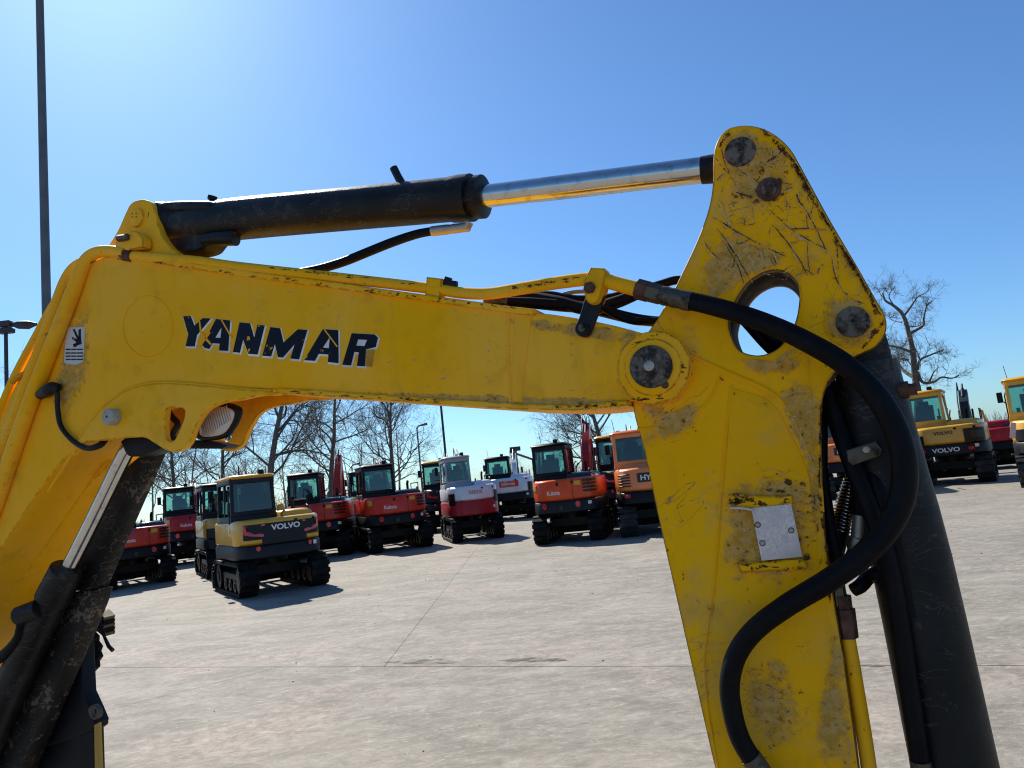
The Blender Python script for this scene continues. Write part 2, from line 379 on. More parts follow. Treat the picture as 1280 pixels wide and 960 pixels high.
def empty(name, loc=(0, 0, 0), rz=0, scale=(1, 1, 1)):
    o = bpy.data.objects.new(name, None); C.objects.link(o); o.location = loc; o.rotation_euler.z = rz; o.scale = scale
    o.empty_display_size = .2; return o
def curve_mesh(splines, extrude, bevel, mat, offset=0.0, res=2, smooth=35):
    cu = bpy.data.curves.new('outline', 'CURVE'); cu.dimensions = '2D'; cu.fill_mode = 'BOTH'
    cu.extrude = extrude; cu.bevel_depth = bevel; cu.bevel_resolution = res; cu.offset = offset - bevel
    for pts in splines:
        sp = cu.splines.new('POLY'); sp.points.add(len(pts) - 1); sp.use_cyclic_u = True
        for q, p in zip(sp.points, pts): q.co = (p[0], p[1], 0, 1)
    ob = bpy.data.objects.new('outline', cu); C.objects.link(ob)
    dg = bpy.context.evaluated_depsgraph_get(); dg.update()
    me = bpy.data.meshes.new_from_object(ob.evaluated_get(dg), depsgraph=dg)
    bpy.data.objects.remove(ob); bpy.data.curves.remove(cu)
    me.materials.clear(); me.materials.append(MATS[mat])
    bm = bmesh.new(); bm.from_mesh(me); bmesh.ops.remove_doubles(bm, verts=bm.verts, dist=1e-6); bm.to_mesh(me); bm.free()
    if smooth: me.shade_smooth(); me.set_sharp_from_angle(angle=R(smooth))
    return me
def area2(p): return sum(p[i - 1][0] * p[i][1] - p[i][0] * p[i - 1][1] for i in range(len(p)))
def plate(name, outline, w0, w1, mat, parent, holes=(), bevel=.004, smooth_pts=True, wmap=None, offset=0.0, res=2):
    """a flat plate traced in photograph pixels on its own plane in the boom, w0 the near and w1 the far face"""
    wm = w0 if wmap is None else wmap
    sp = []
    for k_, pl in enumerate([outline] + list(holes)):
        pts = cr2(pl) if smooth_pts else [Vector((p[0], p[1])) for p in pl]
        q = [sz(p[0], p[1], wm) for p in pts]
        if (area2(q) > 0) == (k_ > 0): q.reverse()
        sp.append(q)
    bv = min(bevel, abs(w1 - w0) * .45)
    me = curve_mesh(sp, abs(w1 - w0) / 2 - bv, bv, mat, offset, res)
    M = Matrix.Identity(4); o = CAM + PN * (PD + (w0 + w1) / 2)
    for i in range(3): M[i][0] = PU[i]; M[i][1] = (0, 0, 1)[i]; M[i][2] = -PN[i]; M[i][3] = o[i]
    me.transform(M); me.name = name
    return link(name, me, parent, True)
def ptube(name, pts, mat, parent, sides=14, n=6, smooth=True):
    """tube along photograph pixels: (px, py, w, radius in px)"""
    P = []
    for p in pts:
        q, t = hit(p[0], p[1], p[2]); P.append((q, p[3] * t / F))
    if smooth and len(P) > 2:
        path = cr([tuple(q) for q, _ in P], n)
        rr = []
        for i in range(len(P) - 1): rr += [P[i][1] + (P[i + 1][1] - P[i][1]) * j / n for j in range(n)]
        rr.append(P[-1][1])
    else: path = [q for q, _ in P]; rr = [r_ for _, r_ in P]
    return link(name, MB().tube(path, rr, sides).mesh(name, mat), parent, True)
def pdisc(name, px, py, rpx, w0, w1, mat, parent, bevel=.004, sides=36, hex_=False):
    c, t = hit(px, py, w0); r_ = rpx * t / F; n_ = 6 if hex_ else sides
    c2 = c + PN * (w1 - w0); mb = MB()
    rings = [[cc + (PU * math.cos(2 * math.pi * j / n_) + Vector((0, 0, 1)) * math.sin(2 * math.pi * j / n_)) * r_ for j in range(n_)] for cc in (c, c2)]
    mb.loft(rings); return link(name, mb.mesh(name, mat, bevel, 35, 2), parent, True)
def bead(name, pts, rpx, w, mat, parent): return ptube(name, [(p[0], p[1], w, rpx) for p in pts], mat, parent, 8, 5)

# ------------------------------------------------------------------ ground
def G(px, py): p = ground_pt(px, py); return Vector((p.x, p.y))
gm = MB().add([(-900, -300, -.03), (900, -300, -.03), (900, 1500, -.03), (-900, 1500, -.03)], [(0, 1, 2, 3)]).mesh('ground', 'joint_dirt', smooth=0)
ground = tag(link('ground', gm), kind='structure')
def line(a, b): return (a, (b - a).normalized())
def isect(l1, l2):
    (a, d), (b, e) = l1, l2; k_ = d.x * e.y - d.y * e.x
    t = ((b.x - a.x) * e.y - (b.y - a.y) * e.x) / k_; return a + d * t
def slab(poly, name='concrete_slab', gaps=None):
    c = sum(poly, Vector((0, 0))) / len(poly); n = len(poly); q = []
    if area2(poly) < 0:
        poly = poly[::-1]
        if gaps: gaps = gaps[::-1][1:] + gaps[::-1][:1]
    ls = []
    for i in range(n):
        a, b = poly[i], poly[(i + 1) % n]; d = (b - a).normalized(); nn = Vector((-d.y, d.x)); ls.append((a + nn * (gaps[i] if gaps else .010), d))
    q = [isect(ls[i - 1], ls[i]) for i in range(n)]
    me = MB().prism(q, 2, -.029, 0.0).mesh(name, 'concrete', 0, 0)
    return link(name, me, ground)
J1 = line(G(200, 834), G(1170, 832)); J2 = line(G(490, 821), G(580, 706)); J3 = line(G(125, 890), G(290, 849))
farL = line(Vector((-60, 130)), Vector((60, 130)))
off = lambda l, v: (l[0] + Vector(v), l[1])
J2r, J2l = off(J2, (9, 0)), off(J2, (-12, 0)); J2rr, J2ll = off(J2, (70, 0)), off(J2, (-90, 0))
J1f, J1n = off(J1, (0, 40)), off(J1, (0, -9)); J1nn = off(J1, (0, -120)); J1ff = off(J1, (0, 140))
cols = [J2ll, J2l, J2, J2r, J2rr]; rows = [J1, J1f, J1ff]
for a_ in range(4):
    for b_ in range(2):
        slab([isect(rows[b_], cols[a_]), isect(rows[b_], cols[a_ + 1]), isect(rows[b_ + 1], cols[a_ + 1]), isect(rows[b_ + 1], cols[a_])], gaps=[.007, .0028, .01, .0028])
slab([isect(J1, J3), isect(J1, J2rr), isect(J1n, J2rr), isect(J1n, J3)], gaps=[.007, .01, .01, .0035])
slab([isect(J1, J3), isect(J1, J2ll), isect(J1n, J2ll), isect(J1n, J3)], gaps=[.007, .01, .01, .0035])
slab([isect(J1n, J2ll), isect(J1n, J2rr), isect(J1nn, J2rr), isect(J1nn, J2ll)])
def stain(a, b, wid):
    d = (b - a).normalized(); nn = Vector((-d.y, d.x)); n = 14; v = []; rnd = random.Random(int(a.x * 99))
    for i in range(n + 1):
        t = i / n; e = wid * math.sin(math.pi * min(1, max(0.02, t))) * rnd.uniform(.6, 1.1)
        c = a.lerp(b, t); v += [(*(c + nn * e), .004), (*(c - nn * e * .35), .004)]
    me = MB().add(v, [(2 * i, 2 * i + 1, 2 * i + 3, 2 * i + 2) for i in range(n)]).mesh('oil_stain', 'oil_stain', 0, 0)
    tag(link('oil_stain', me, ground), kind='structure')
stain(G(480, 828), G(580, 829), .16); stain(G(620, 826), G(715, 826), .14); stain(G(1050, 832), G(1110, 833), .07)
rnd = random.Random(4)
mb = MB()
for i in range(170):                                  # grit and small scraps lying on the concrete
    x, y = rnd.uniform(-8, 8), rnd.uniform(3, 20); s_ = rnd.uniform(.004, .013); a_ = rnd.uniform(0, 3)
    mb.box((x, y, s_ * .3), (s_ * rnd.uniform(.8, 3), s_, s_ * .7), Matrix.Rotation(a_, 3, 'Z'))
tag(link('litter', mb.mesh('litter', 'joint_dirt', 0, 0)), kind='stuff')

# ------------------------------------------------------------------ the yellow excavator in front
base = ground_pt(-160, 1120); base.z = 0
EX = tag(empty('excavator', base), 'big worn yellow excavator in front, its boom and arm crossing the whole picture', 'excavator')
W = .28
boom_out = [(118, 326), (150, 318), (200, 327), (300, 342), (420, 358), (560, 377), (640, 388), (700, 394), (760, 405), (806, 417), (834, 424), (851, 439), (858, 460), (852, 481), (836, 496), (814, 503), (789, 501), (720, 508), (650, 507), (500, 497), (400, 490), (345, 487), (260, 485), (190, 489), (150, 510), (105, 553), (82, 572), (50, 612), (20, 657), (-40, 745), (-150, 905, 1), (-275, 850, 1), (-160, 660), (-60, 610), (-12, 545), (12, 495), (32, 455), (52, 415), (72, 375), (95, 343)]
boom = plate('boom', boom_out, .004, W - .004, 'yellow_boom', EX, bevel=.007)
plate('boom_foot', [(78, 580), (50, 612), (20, 657), (-40, 745), (-150, 905, 1), (-230, 840, 1), (-60, 640), (10, 560), (50, 545)], .20, .46, 'yellow_boom', boom, bevel=.008, wmap=0.0)
# flanges of the welded box
def strip(pts, t0, t1):
    return [(x, y + t0) for x, y in pts] + [(x, y + t1) for x, y in reversed(pts)]
topl = [(150, 317), (200, 326), (300, 341), (420, 357), (560, 376), (640, 387), (668, 390)]
plate('top_flange', strip(topl, -4, 4), -.006, W + .004, 'yellow_boom', boom, bevel=.003, smooth_pts=False)
botl = [(345, 488), (400, 491), (500, 498), (650, 508), (720, 509), (785, 503)]
plate('bottom_flange', strip(botl, -3, 4), -.004, W + .002, 'yellow_boom', boom, bevel=.003, smooth_pts=False)
# welded lug plates under the bend, which hold the lamp and the lift cylinder
lug = [(88, 570), (104, 540), (124, 514), (142, 498), (160, 487), (190, 480), (225, 480), (262, 483), (330, 489), (350, 491, 1), (346, 494), (322, 495), (300, 500), (280, 503), (262, 510), (252, 520), (243, 536), (237, 552), (229, 561), (218, 565), (206, 562), (193, 554), (180, 547), (160, 547), (140, 549), (122, 551), (106, 553)]
slot = [(207, 514), (213, 510), (222, 509), (229, 511), (231, 516), (229, 526), (221, 545), (216, 551), (210, 551), (206, 544)]
plate('lug_plate', lug, -.010, .016, 'yellow_boom', boom, [slot], .004)
lug_far = [(p[0], p[1]) if len(p) == 2 else p for p in lug]
plate('lug_plate', lug_far, W - .016, W + .010, 'yellow_boom', boom, [slot], .004, wmap=0.0)
bead('weld_seam', [(60, 615), (88, 571), (104, 541), (124, 514), (142, 498), (160, 487), (190, 479), (225, 479), (262, 482), (300, 486), (340, 489)], 2.0, .000, 'yellow_plain', boom)
bead('weld_seam', [(636, 393), (635, 430), (637, 470), (638, 502)], 1.6, .004, 'yellow_plain', boom)
plate('weld_strip', [(643, 392, 1), (664, 394, 1), (660, 430), (655, 470), (653, 503, 1), (640, 502, 1)], .001, .02, 'yellow_plain', boom, bevel=.0025)
bead('scribed_ring', [(185 + 31 * math.cos(a_ * .2618), 408 + 38 * math.sin(a_ * .2618)) for a_ in range(25)], .55, .0035, 'yellow_plain', boom)
# nose boss and pin
pdisc('nose_boss', 816, 459, 46, -.003, .05, 'yellow_boom', boom, .006, 56)
pdisc('nose_ring', 815, 459, 36, -.010, .02, 'yellow_boom', boom, .004, 48)
pin = pdisc('pivot_pin', 813, 458, 27, -.020, .05, 'pin_steel', boom, .004, 48)
pdisc('pin_bolt', 811, 457, 7, -.030, .0, 'zinc', pin, .003, 20)
pdisc('grease_plug', 831, 481, 5, -.012, .0, 'rust_brown', boom, .002, 12)
b_ = pdisc('cap_bolt', 134, 521, 10.5, -.045, .01, 'pale_bolt', boom, .004, 32); pdisc('bolt_centre', 133.0, 520.8, 1.5, -.0465, -.03, 'dark_casting', b_, 0, 8)
# lettering
KX, KY = 300 / 1280, 110 / 469.0
def zt(l): return [(200 + p[0] * KX, 370 + p[1] * KY) for p in l]
letters = [
 ([(122, 108), (163, 106), (183, 158), (228, 117), (270, 120), (197, 208), (184, 269), (136, 268), (150, 205)], []),
 ([(226, 262), (298, 122), (374, 130), (363, 293), (314, 290), (318, 254), (280, 251), (262, 282), (238, 276)], [[(294, 222), (322, 224), (328, 166)]]),
 ([(388, 298), (424, 140), (480, 146), (502, 222), (520, 152), (558, 157), (520, 312), (470, 308), (443, 232), (425, 303)], []),
 ([(545, 318), (588, 165), (640, 172), (658, 248), (735, 177), (785, 181), (741, 338), (695, 333), (718, 256), (655, 328), (628, 325), (612, 255), (592, 322)], []),
 ([(768, 342), (868, 176), (950, 182), (952, 358), (895, 352), (898, 312), (846, 308), (826, 346)], [[(868, 275), (900, 278), (905, 218)]]),
 ([(972, 366), (1022, 198), (1145, 205), (1162, 222), (1150, 272), (1098, 284), (1092, 375), (1050, 372), (1060, 300), (1036, 298), (1018, 370)], [[(1046, 264), (1090, 267), (1104, 234), (1056, 231)]])]
for out, holes in letters:
    bk = plate('letter_backing', [(x + 1.0, y + 1.2) for x, y in zt(out)], .0022, .006, 'white_decal', boom, bevel=.0002, smooth_pts=False, offset=.0036, res=0)
    plate('letter', zt(out), .0012, .005, 'sticker_black', bk, [zt(h) for h in holes], bevel=.0002, smooth_pts=False, res=0)
plate('paint_patch', zt([(1100, 286), (1140, 284), (1128, 376), (1094, 374)]), .0008, .005, 'old_patch', boom, bevel=.0002, smooth_pts=False, res=0)
for sl in ([(205, 125), (212, 124), (222, 190), (275, 255), (268, 262), (214, 205)], [(322, 125), (332, 128), (384, 218), (378, 224)], [(872, 178), (880, 178), (948, 268), (942, 272)], [(200, 270), (215, 272), (270, 195), (262, 190)]):
    plate('paint_scratch', zt(sl), .0006, .003, 'yellow_plain', boom, bevel=.0001, smooth_pts=False, res=0)
stk = plate('warning_sticker', [(85, 409, 1), (106, 409, 1), (104, 452, 1), (94, 456), (80, 454, 1), (81, 432, 1)], .0022, .006, 'sticker_white', boom, bevel=.0002, smooth_pts=False, res=0)
for pl in ([(91, 412), (93, 411), (99, 423), (97, 426)], [(98, 412), (101, 411), (101, 424), (98, 424)], [(94, 425), (101, 421), (102, 430), (96, 432)], [(90, 421), (96, 424), (95, 427), (90, 424)], [(91, 430), (97, 428), (96, 433), (92, 434)]):
    plate('pictogram', pl, .0014, .004, 'sticker_black', stk, bevel=.0001, smooth_pts=False, res=0)
for i, y in enumerate((436, 440.5, 444.5, 448.5)):
    for a_, b2 in ((82, 88), (88.8, 95), (95.6, 103.5)):
        plate('print_line', [(a_, y), (b2, y - .2), (b2, y + 1.5), (a_, y + 1.7)], .0014, .004, 'black_plastic', stk, bevel=.0001, smooth_pts=False, res=0)
# bracket for the dipper cylinder on top of the boom
brk = [(128, 318, 1), (146, 290), (157, 266), (163, 255), (172, 250), (183, 250), (191, 256), (195, 270), (200, 290), (212, 308), (228, 320), (240, 328, 1)]
lugb = plate('cylinder_bracket', brk, .035, .068, 'yellow_boom', boom, bevel=.004)
plate('cylinder_bracket', brk[:9] + [(206, 303), (216, 314), (232, 325), (240, 331, 1)], .205, .238, 'yellow_boom', boom, bevel=.004, wmap=.035)
pdisc('bracket_pin', 170, 272, 12, .026, .06, 'yellow_boom', lugb, .003, 32)
for i in range(4): pdisc('pin_dot', 165 + (i % 2) * 5, 267 + (i // 2) * 4, 1.0, .0255, .04, 'dark_casting', lugb, 0, 8)
def flakes(name, segs, w, mat):
    m_ = MB(); q = random.Random(7)
    for (xa, ya), (xb, yb), n_, sp in segs:
        for i in range(n_):
            t = q.random(); x, y = xa + (xb - xa) * t, ya + (yb - ya) * t + q.gauss(0, sp); rx, ry_ = q.uniform(1, 6), q.uniform(.5, 1.8); v = [bp(x, y, w)]
            for j in range(10): e = q.uniform(.4, 1.2); v.append(bp(x + math.cos(j * .628) * rx * e, y + math.sin(j * .628) * ry_ * e, w))
            m_.add(v, [(0, j + 1, (j + 1) % 10 + 1) for j in range(10)])
    tag(link(name, m_.mesh(name, mat, 0, 0), boom, True), kind='stuff')
flakes('rust_flakes', [((500, 498), (560, 502), 16, .8), ((690, 509), (785, 505), 30, 1.0), ((360, 490), (480, 497), 10, .8), ((190, 328), (420, 358), 16, 1.0), ((440, 361), (660, 388), 22, 1.0)], -.0085, 'scrape_dark')
flakes('pipe_rust', [((335, 335), (480, 350), 26, .8), ((490, 352), (530, 357), 5, .8)], -.0078, 'scrape_dark')
flakes('pipe_rust', [((640, 360), (735, 346), 34, 1.0), ((760, 350), (790, 358), 14, 1.2)], -.0285, 'scrape_dark')
flakes('paint_flakes', [((560, 400), (780, 480), 16, 18), ((200, 360), (560, 400), 14, 12), ((480, 440), (640, 480), 12, 10)], .0032, 'scrape_tan')
flakes('pin_rust', [((790, 500), (838, 494), 14, 1.2), ((850, 445), (856, 480), 10, 1.2), ((786, 432), (830, 416), 8, 1.0)], -.0045, 'scrape_dark')
# ------- steel pipes along the boom
pp = []
def pipe(pts, sides=14): o = ptube('steel_pipe', pts, 'yellow_pipe', EX, sides); pp.append(o); return o
pipe([(-70, 790, -.02, 9.5), (-20, 668, -.02, 9.5), (2, 608, -.02, 9.5), (22, 548, -.02, 9.4), (42, 492, -.02, 9.2), (66, 430, -.02, 9), (84, 384, -.02, 8.8), (97, 350, -.015, 8.6), (107, 327, -.01, 8.2), (120, 316, -.005, 7.6), (140, 314, 0, 7.2), (158, 317, 0, 7)])
pipe([(162, 320, .01, 6.6), (240, 326, .01, 6.6), (300, 334, .01, 6.6), (420, 347, .01, 6.7), (540, 361, .01, 7), (575, 366, .01, 7.3), (610, 367, .005, 7.6), (650, 361, 0, 8), (700, 353, -.005, 8.3), (735, 349, -.01, 8.6), (752, 350, -.012, 9), (775, 356, -.014, 9.2), (802, 363, -.016, 9.6)])
pipe([(-90, 790, -.006, 8), (-38, 668, -.006, 8), (-8, 590, -.006, 8), (14, 538, -.006, 7.9), (34, 482, -.006, 7.8), (56, 423, -.004, 7.6), (72, 378, 0, 7.4), (84, 348, .01, 7.2), (97, 332, .03, 7), (116, 324, .08, 6.6), (150, 318, .12, 6.4)])
pipe([(-110, 770, .01, 6), (-40, 610, .01, 6), (2, 510, .01, 5.6), (22, 465, .01, 5.4), (46, 420, .012, 5.3), (62, 390, .02, 5.2), (76, 368, .05, 5.2), (95, 345, .09, 5)])
ptube('pipe_clip', [(16, 478, -.002, 3), (24, 470, -.012, 3), (34, 466, -.012, 3), (42, 468, -.01, 2)], 'yellow_pipe', boom, 8)
# clip block near the bracket
cb = plate('pipe_clamp', [(146, 324, 1), (145, 302, 1), (151, 298, 1), (160, 296), (163, 289), (170, 289), (178, 298), (178, 309, 1), (162, 312, 1), (158, 322, 1)], -.012, .03, 'yellow_pipe', EX, bevel=.003)
ptube('clamp_bolt', [(148, 298, -.02, 4.5), (160, 296, -.02, 4.2)], 'fitting_steel', cb, 6, smooth=False)
ptube('pipe_sleeve', [(155, 318, .006, 8), (166, 320, .006, 8)], 'rust_brown', cb, 16, smooth=False)
cb = plate('pipe_clamp', [(533, 346, 1), (552, 348, 1), (550, 372, 1), (531, 368, 1)], -.006, .03, 'yellow_pipe', EX, bevel=.003)
plate('clamp_bolt', [(556, 345, 1), (563, 347, 1), (562, 350, 1), (570, 351, 1), (570, 358, 1), (552, 357, 1)], .004, .02, 'cylinder_black', cb, bevel=.002)
# clamp block, strap and bolt at the pipe bend
blk = plate('hose_bracket', [(738, 334, 1), (755, 335, 1), (758, 341, 1), (752, 366), (748, 377), (740, 380), (733, 376), (730, 366), (729, 352, 1)], -.034, .02, 'yellow_pipe', EX, bevel=.004)
plate('strap', [(735, 366), (752, 372), (757, 368, 1), (741, 409), (736, 419), (728, 421), (720, 416), (719, 408), (724, 396)], -.016, -.002, 'cylinder_black', blk, bevel=.003)
pdisc('strap_bolt', 729, 412, 8, -.026, 0, 'dark_casting', blk, .003, 20)
pdisc('strap_bolt', 727, 411, 4.5, -.036, 0, 'fitting_steel', blk, .002, 6, True)
pdisc('strap_bolt', 736, 359, 8, -.044, 0, 'rust_brown', blk, .003, 6, True)
# coupling and the large dipper hose
cp = ptube('hose_coupling', [(796, 361, -.016, 13), (811, 365, -.017, 13)], 'rust_brown', EX, 6, smooth=False)
ptube('coupling_nut', [(810, 364.5, -.018, 12.5), (826, 368.5, -.019, 12.5)], 'fitting_steel', cp, 6, smooth=False)
ptube('ferrule', [(826, 368.5, -.02, 11.5), (832, 370, -.02, 12.5), (838, 371.2, -.021, 11.6), (844, 372.6, -.021, 12.6), (850, 374, -.022, 11.8), (857, 375.6, -.022, 12.8), (864, 377, -.023, 12.4)], 'fitting_steel', cp, 20, smooth=False)
ptube('hydraulic_hose', [(858, 375.5, -.023, 11.6), (880, 380, -.026, 11.6), (920, 391, -.034, 12), (965, 407, -.042, 12.4), (1010, 428, -.05, 13), (1055, 455, -.056, 13.6), (1092, 490, -.062, 14.4), (1117, 530, -.066, 15), (1130, 575, -.068, 15.4), (1128, 620, -.068, 15.6), (1110, 660, -.068, 15.4), (1078, 695, -.066, 14.8), (1035, 726, -.062, 14.2), (985, 756, -.056, 13.6), (945, 786, -.048, 13), (921, 818, -.042, 12.6), (912, 855, -.038, 12.4), (916, 892, -.034, 12.4), (926, 925, -.03, 12.4), (944, 955, -.026, 12.4)], 'hose', EX, 24, 8)
ptube('hose_ferrule', [(938, 946, -.027, 13.6), (952, 966, -.022, 13.6), (968, 990, -.012, 13), (980, 1010, .02, 12)], 'fitting_steel', EX, 18)
# small black hoses above the boom nose
def hose(pts, mat='hose'): return ptube('hydraulic_hose', pts, mat, EX, 12, 6)
h_ = hose([(632, 377, .05, 6), (665, 379, .06, 7), (700, 382, .08, 7.5), (740, 386, .1, 7.5), (790, 398, .12, 7), (830, 402, .14, 6.5), (870, 396, .15, 6)])
ptube('hose_fitting', [(606, 376, .045, 5), (618, 376.5, .046, 5), (619, 376.5, .047, 6.4), (636, 378, .05, 6.4)], 'fitting_steel', h_, 12, smooth=False)
hose([(640, 368, .12, 4), (670, 372, .11, 7), (700, 378, .09, 8), (735, 386, .07, 8), (770, 378, .08, 8), (800, 366, .1, 7), (828, 355, .13, 5.5), (850, 350, .14, 5.5), (880, 356, .15, 6)])
hose([(742, 374, .05, 6), (765, 390, .05, 5.6), (788, 400, .06, 5.2), (812, 402, .1, 5), (845, 398, .14, 5)])
hose([(672, 370, .14, 5), (690, 369, .16, 5), (720, 374, .15, 5), (760, 372, .15, 5), (790, 366, .15, 5), (830, 372, .16, 5)])
ptube('hydraulic_hose', [(680, 376, .15, 3), (712, 366, .16, 3), (735, 364, .16, 3)], 'zinc', EX, 8)
# ------- dipper (arm) cylinder on top
cyl = ptube('arm_cylinder', [(222, 284.5, .14, 25), (300, 273.5, .14, 26), (450, 260, .14, 26.5), (572, 248.8, .14, 27.5)], 'cylinder_black', EX, 40, 3)
ptube('rear_eye', [(197, 274, .10, 22), (230, 280, .14, 24)], 'cylinder_black', cyl, 24, smooth=False)
plate('rear_block', [(196, 280, 1), (212, 262), (240, 258), (266, 262), (282, 280, 1), (262, 300), (250, 312), (222, 316), (208, 304)], .09, .19, 'cylinder_black', cyl, bevel=.012)
pdisc('bolt_head', 197, 268, 8.5, .064, .09, 'cylinder_black', cyl, .003, 8)
ptube('feed_line', [(198, 262, .078, 6), (215, 259, .08, 7), (262, 259, .085, 7.5), (276, 262, .1, 8)], 'cylinder_black', cyl, 12)
ptube('feed_line', [(254, 300, .08, 7), (270, 298, .085, 8.5), (286, 298, .09, 9.5), (295, 298, .095, 9.5)], 'cylinder_black', cyl, 14, smooth=False)
ptube('bleed_screw', [(265, 258, .13, 4), (265, 250, .13, 4), (265, 249.5, .13, 6), (266, 245, .13, 6)], 'dark_casting', cyl, 8, smooth=False)
ptube('stud', [(505, 234, .13, 5.4), (498, 222, .128, 5.2), (492, 210, .126, 5.2)], 'cylinder_black', cyl, 12, smooth=False)
ptube('gland', [(566, 249.6, .14, 28.5), (576, 248.6, .14, 29.5), (590, 247.2, .14, 29.5), (591, 247.1, .14, 24), (596, 246.6, .14, 24), (597, 246.5, .14, 27), (604, 245.8, .14, 27), (606, 245.6, .14, 19)], 'cylinder_black', cyl, 40, smooth=False)
ptube('piston_rod', [(598, 246.5, .14, 14.2), (700, 234.3, .14, 15), (878, 212.8, .14, 16.5)], 'chrome', cyl, 40, smooth=False)
rc = ptube('rod_end', [(877, 213, .14, 17), (888, 211.6, .14, 17.6), (900, 210, .14, 18), (925, 207, .14, 22)], 'barrel_grey', cyl, 32, smooth=False)
ef = ptube('elbow_fitting', [(586, 278, .12, 6), (584, 284, .12, 6.4), (575, 285, .118, 6), (566, 286, .117, 6.2)], 'zinc', cyl, 12, smooth=False)
ptube('hose_ferrule', [(566, 286, .117, 5.4), (558, 287, .116, 6.4), (540, 289, .115, 6.2)], 'zinc', cyl, 12, smooth=False)
ptube('hydraulic_hose', [(542, 288.6, .115, 5.4), (520, 293, .113, 5.6), (490, 303, .11, 5.8), (460, 315, .105, 5.8), (430, 327, .10, 5.8), (400, 336, .10, 5.8), (370, 342, .10, 5.8)], 'hose', EX, 14)
# ------- dipper arm
A0, A1 = .030, .250
arm_out = [(891, 205), (893, 186), (899, 171), (909, 161), (922, 157), (938, 156.5), (956, 161), (973, 171), (988, 186), (1000, 206), (1036, 272), (1072, 333), (1095, 374), (1105, 391), (1108.5, 406), (1105, 421), (1094, 434), (1080, 441), (1064, 449), (1050, 460), (1038, 476), (1030, 494), (1026.5, 520), (1027, 560), (1029, 612), (1033, 680), (1042, 745), (1053, 810), (1070, 930), (1083, 1040), (1100, 1230, 1), (985, 1240, 1), (940, 1150), (912, 1030), (891, 950), (866, 840), (843, 738), (821, 640), (804, 560), (792, 515), (790, 470), (800, 440), (808, 418), (824, 394), (841, 364), (856, 333), (870, 303), (881, 275), (888, 250), (891, 225)]
hole = [(912, 412), (913, 394), (921, 374), (934, 355), (950, 343), (966, 338), (981, 340), (993, 350), (999, 364), (998, 384), (994, 402), (985, 420), (972, 435), (955, 443), (938, 443), (922, 435)]
arm = plate('dipper_arm', arm_out, A0, A0 + .030, 'yellow_arm', EX, [hole], .006)
plate('far_side_plate', arm_out, A1 - .030, A1, 'yellow_arm', arm, [hole], .006, wmap=A0)
hc = (sum(p[0] for p in hole) / len(hole), sum(p[1] for p in hole) / len(hole))
plate('hole_liner', [(hc[0] + (x - hc[0]) * 1.09, hc[1] + (y - hc[1]) * 1.09) for x, y in hole], A0 + .004, A1 - .004, 'grimy_steel', arm, [[(hc[0] + (x - hc[0]) * 1.006, hc[1] + (y - hc[1]) * 1.006) for x, y in hole]], .001, wmap=A0)
core = [(806, 470, 1), (870, 462), (905, 470), (940, 490), (985, 520), (1016, 600), (1022, 680), (1033, 760), (1062, 930), (1090, 1222, 1), (992, 1230, 1), (955, 1150), (922, 1030), (901, 950), (876, 842), (853, 738), (831, 640), (815, 560)]
for o_ in list(arm.children) + [arm]:
    if o_.name.split('.')[0] in ('dipper_arm', 'far_side_plate'):
        o_.data.materials.append(MATS['rusty_rim'])
        for p_ in o_.data.polygons:
            if abs(p_.normal.dot(PN)) < .80: p_.material_index = 1
plate('box_section', core, A0 + .026, A1 - .026, 'yellow_arm', arm, bevel=.003)
pdisc('pin_tube', 925, 189, 24, A0 + .026, A1 - .026, 'cylinder_black', arm, .003)
pdisc('top_pin', 925, 189, 19, A0 - .009, A0 + .03, 'pin_steel', arm, .003, 40)
pdisc('pin_collar', 925, 189, 22, A0 - .0035, A0 + .02, 'yellow_arm_plain', arm, .0008, 40)
pdisc('retaining_bolt', 961, 236, 15, A0 - .0075, A0 + .02, 'rust_brown', arm, .002, 24)
pdisc('retaining_bolt', 961, 236, 9, A0 - .012, A0 + .02, 'pin_steel', arm, .003, 20)
pdisc('retaining_bolt', 961, 236, 4.5, A0 - .016, A0 + .02, 'rust_brown', arm, .001, 6, True)
pdisc('pin_collar', 1066, 402, 33, A0 - .0042, A0 + .02, 'yellow_arm_plain', arm, .002, 40)
pdisc('cylinder_pin', 1066, 402, 19.5, A0 - .012, A0 + .03, 'pin_steel', arm, .003, 40)
pdisc('pin_centre', 1066, 401, 2, A0 - .0135, A0, 'dark_casting', arm, 0, 10)
plate('doubler_plate', [(862, 446, 1), (905, 462), (964, 489), (985, 514), (1000, 545), (1022, 600), (1027, 640, 1), (1022, 606), (996, 556), (980, 522), (960, 496), (905, 470)], A0 - .0030, A0 + .01, 'yellow_arm_plain', arm, bevel=.003)
bead('weld_seam', [(862, 444), (905, 463), (964, 490), (986, 516), (1008, 562), (1024, 604), (1028, 640)], 2.6, A0, 'yellow_arm_plain', arm)
bead('weld_seam', [(914, 482), (910, 520), (905, 570), (899, 640), (893, 720), (885, 780), (880, 828), (884, 880), (890, 918), (898, 962)], 1.9, A0, 'yellow_arm_plain', arm)
bead('weld_seam', [(797, 537), (822, 534), (848, 527), (872, 514), (888, 498), (898, 478), (900, 470)], 2.0, A0, 'yellow_arm_plain', arm)
plate('skirt_plate', [(913, 484, 1), (960, 500), (982, 530), (1010, 590), (1018, 640), (1026, 720), (1040, 800), (1066, 980), (1084, 1215, 1), (1005, 1222, 1), (910, 1000), (889, 890), (886, 828), (889, 790), (896, 720), (902, 640), (908, 570)], A0 - .0022, A0 + .01, 'yellow_arm_plain', arm, bevel=.0025)
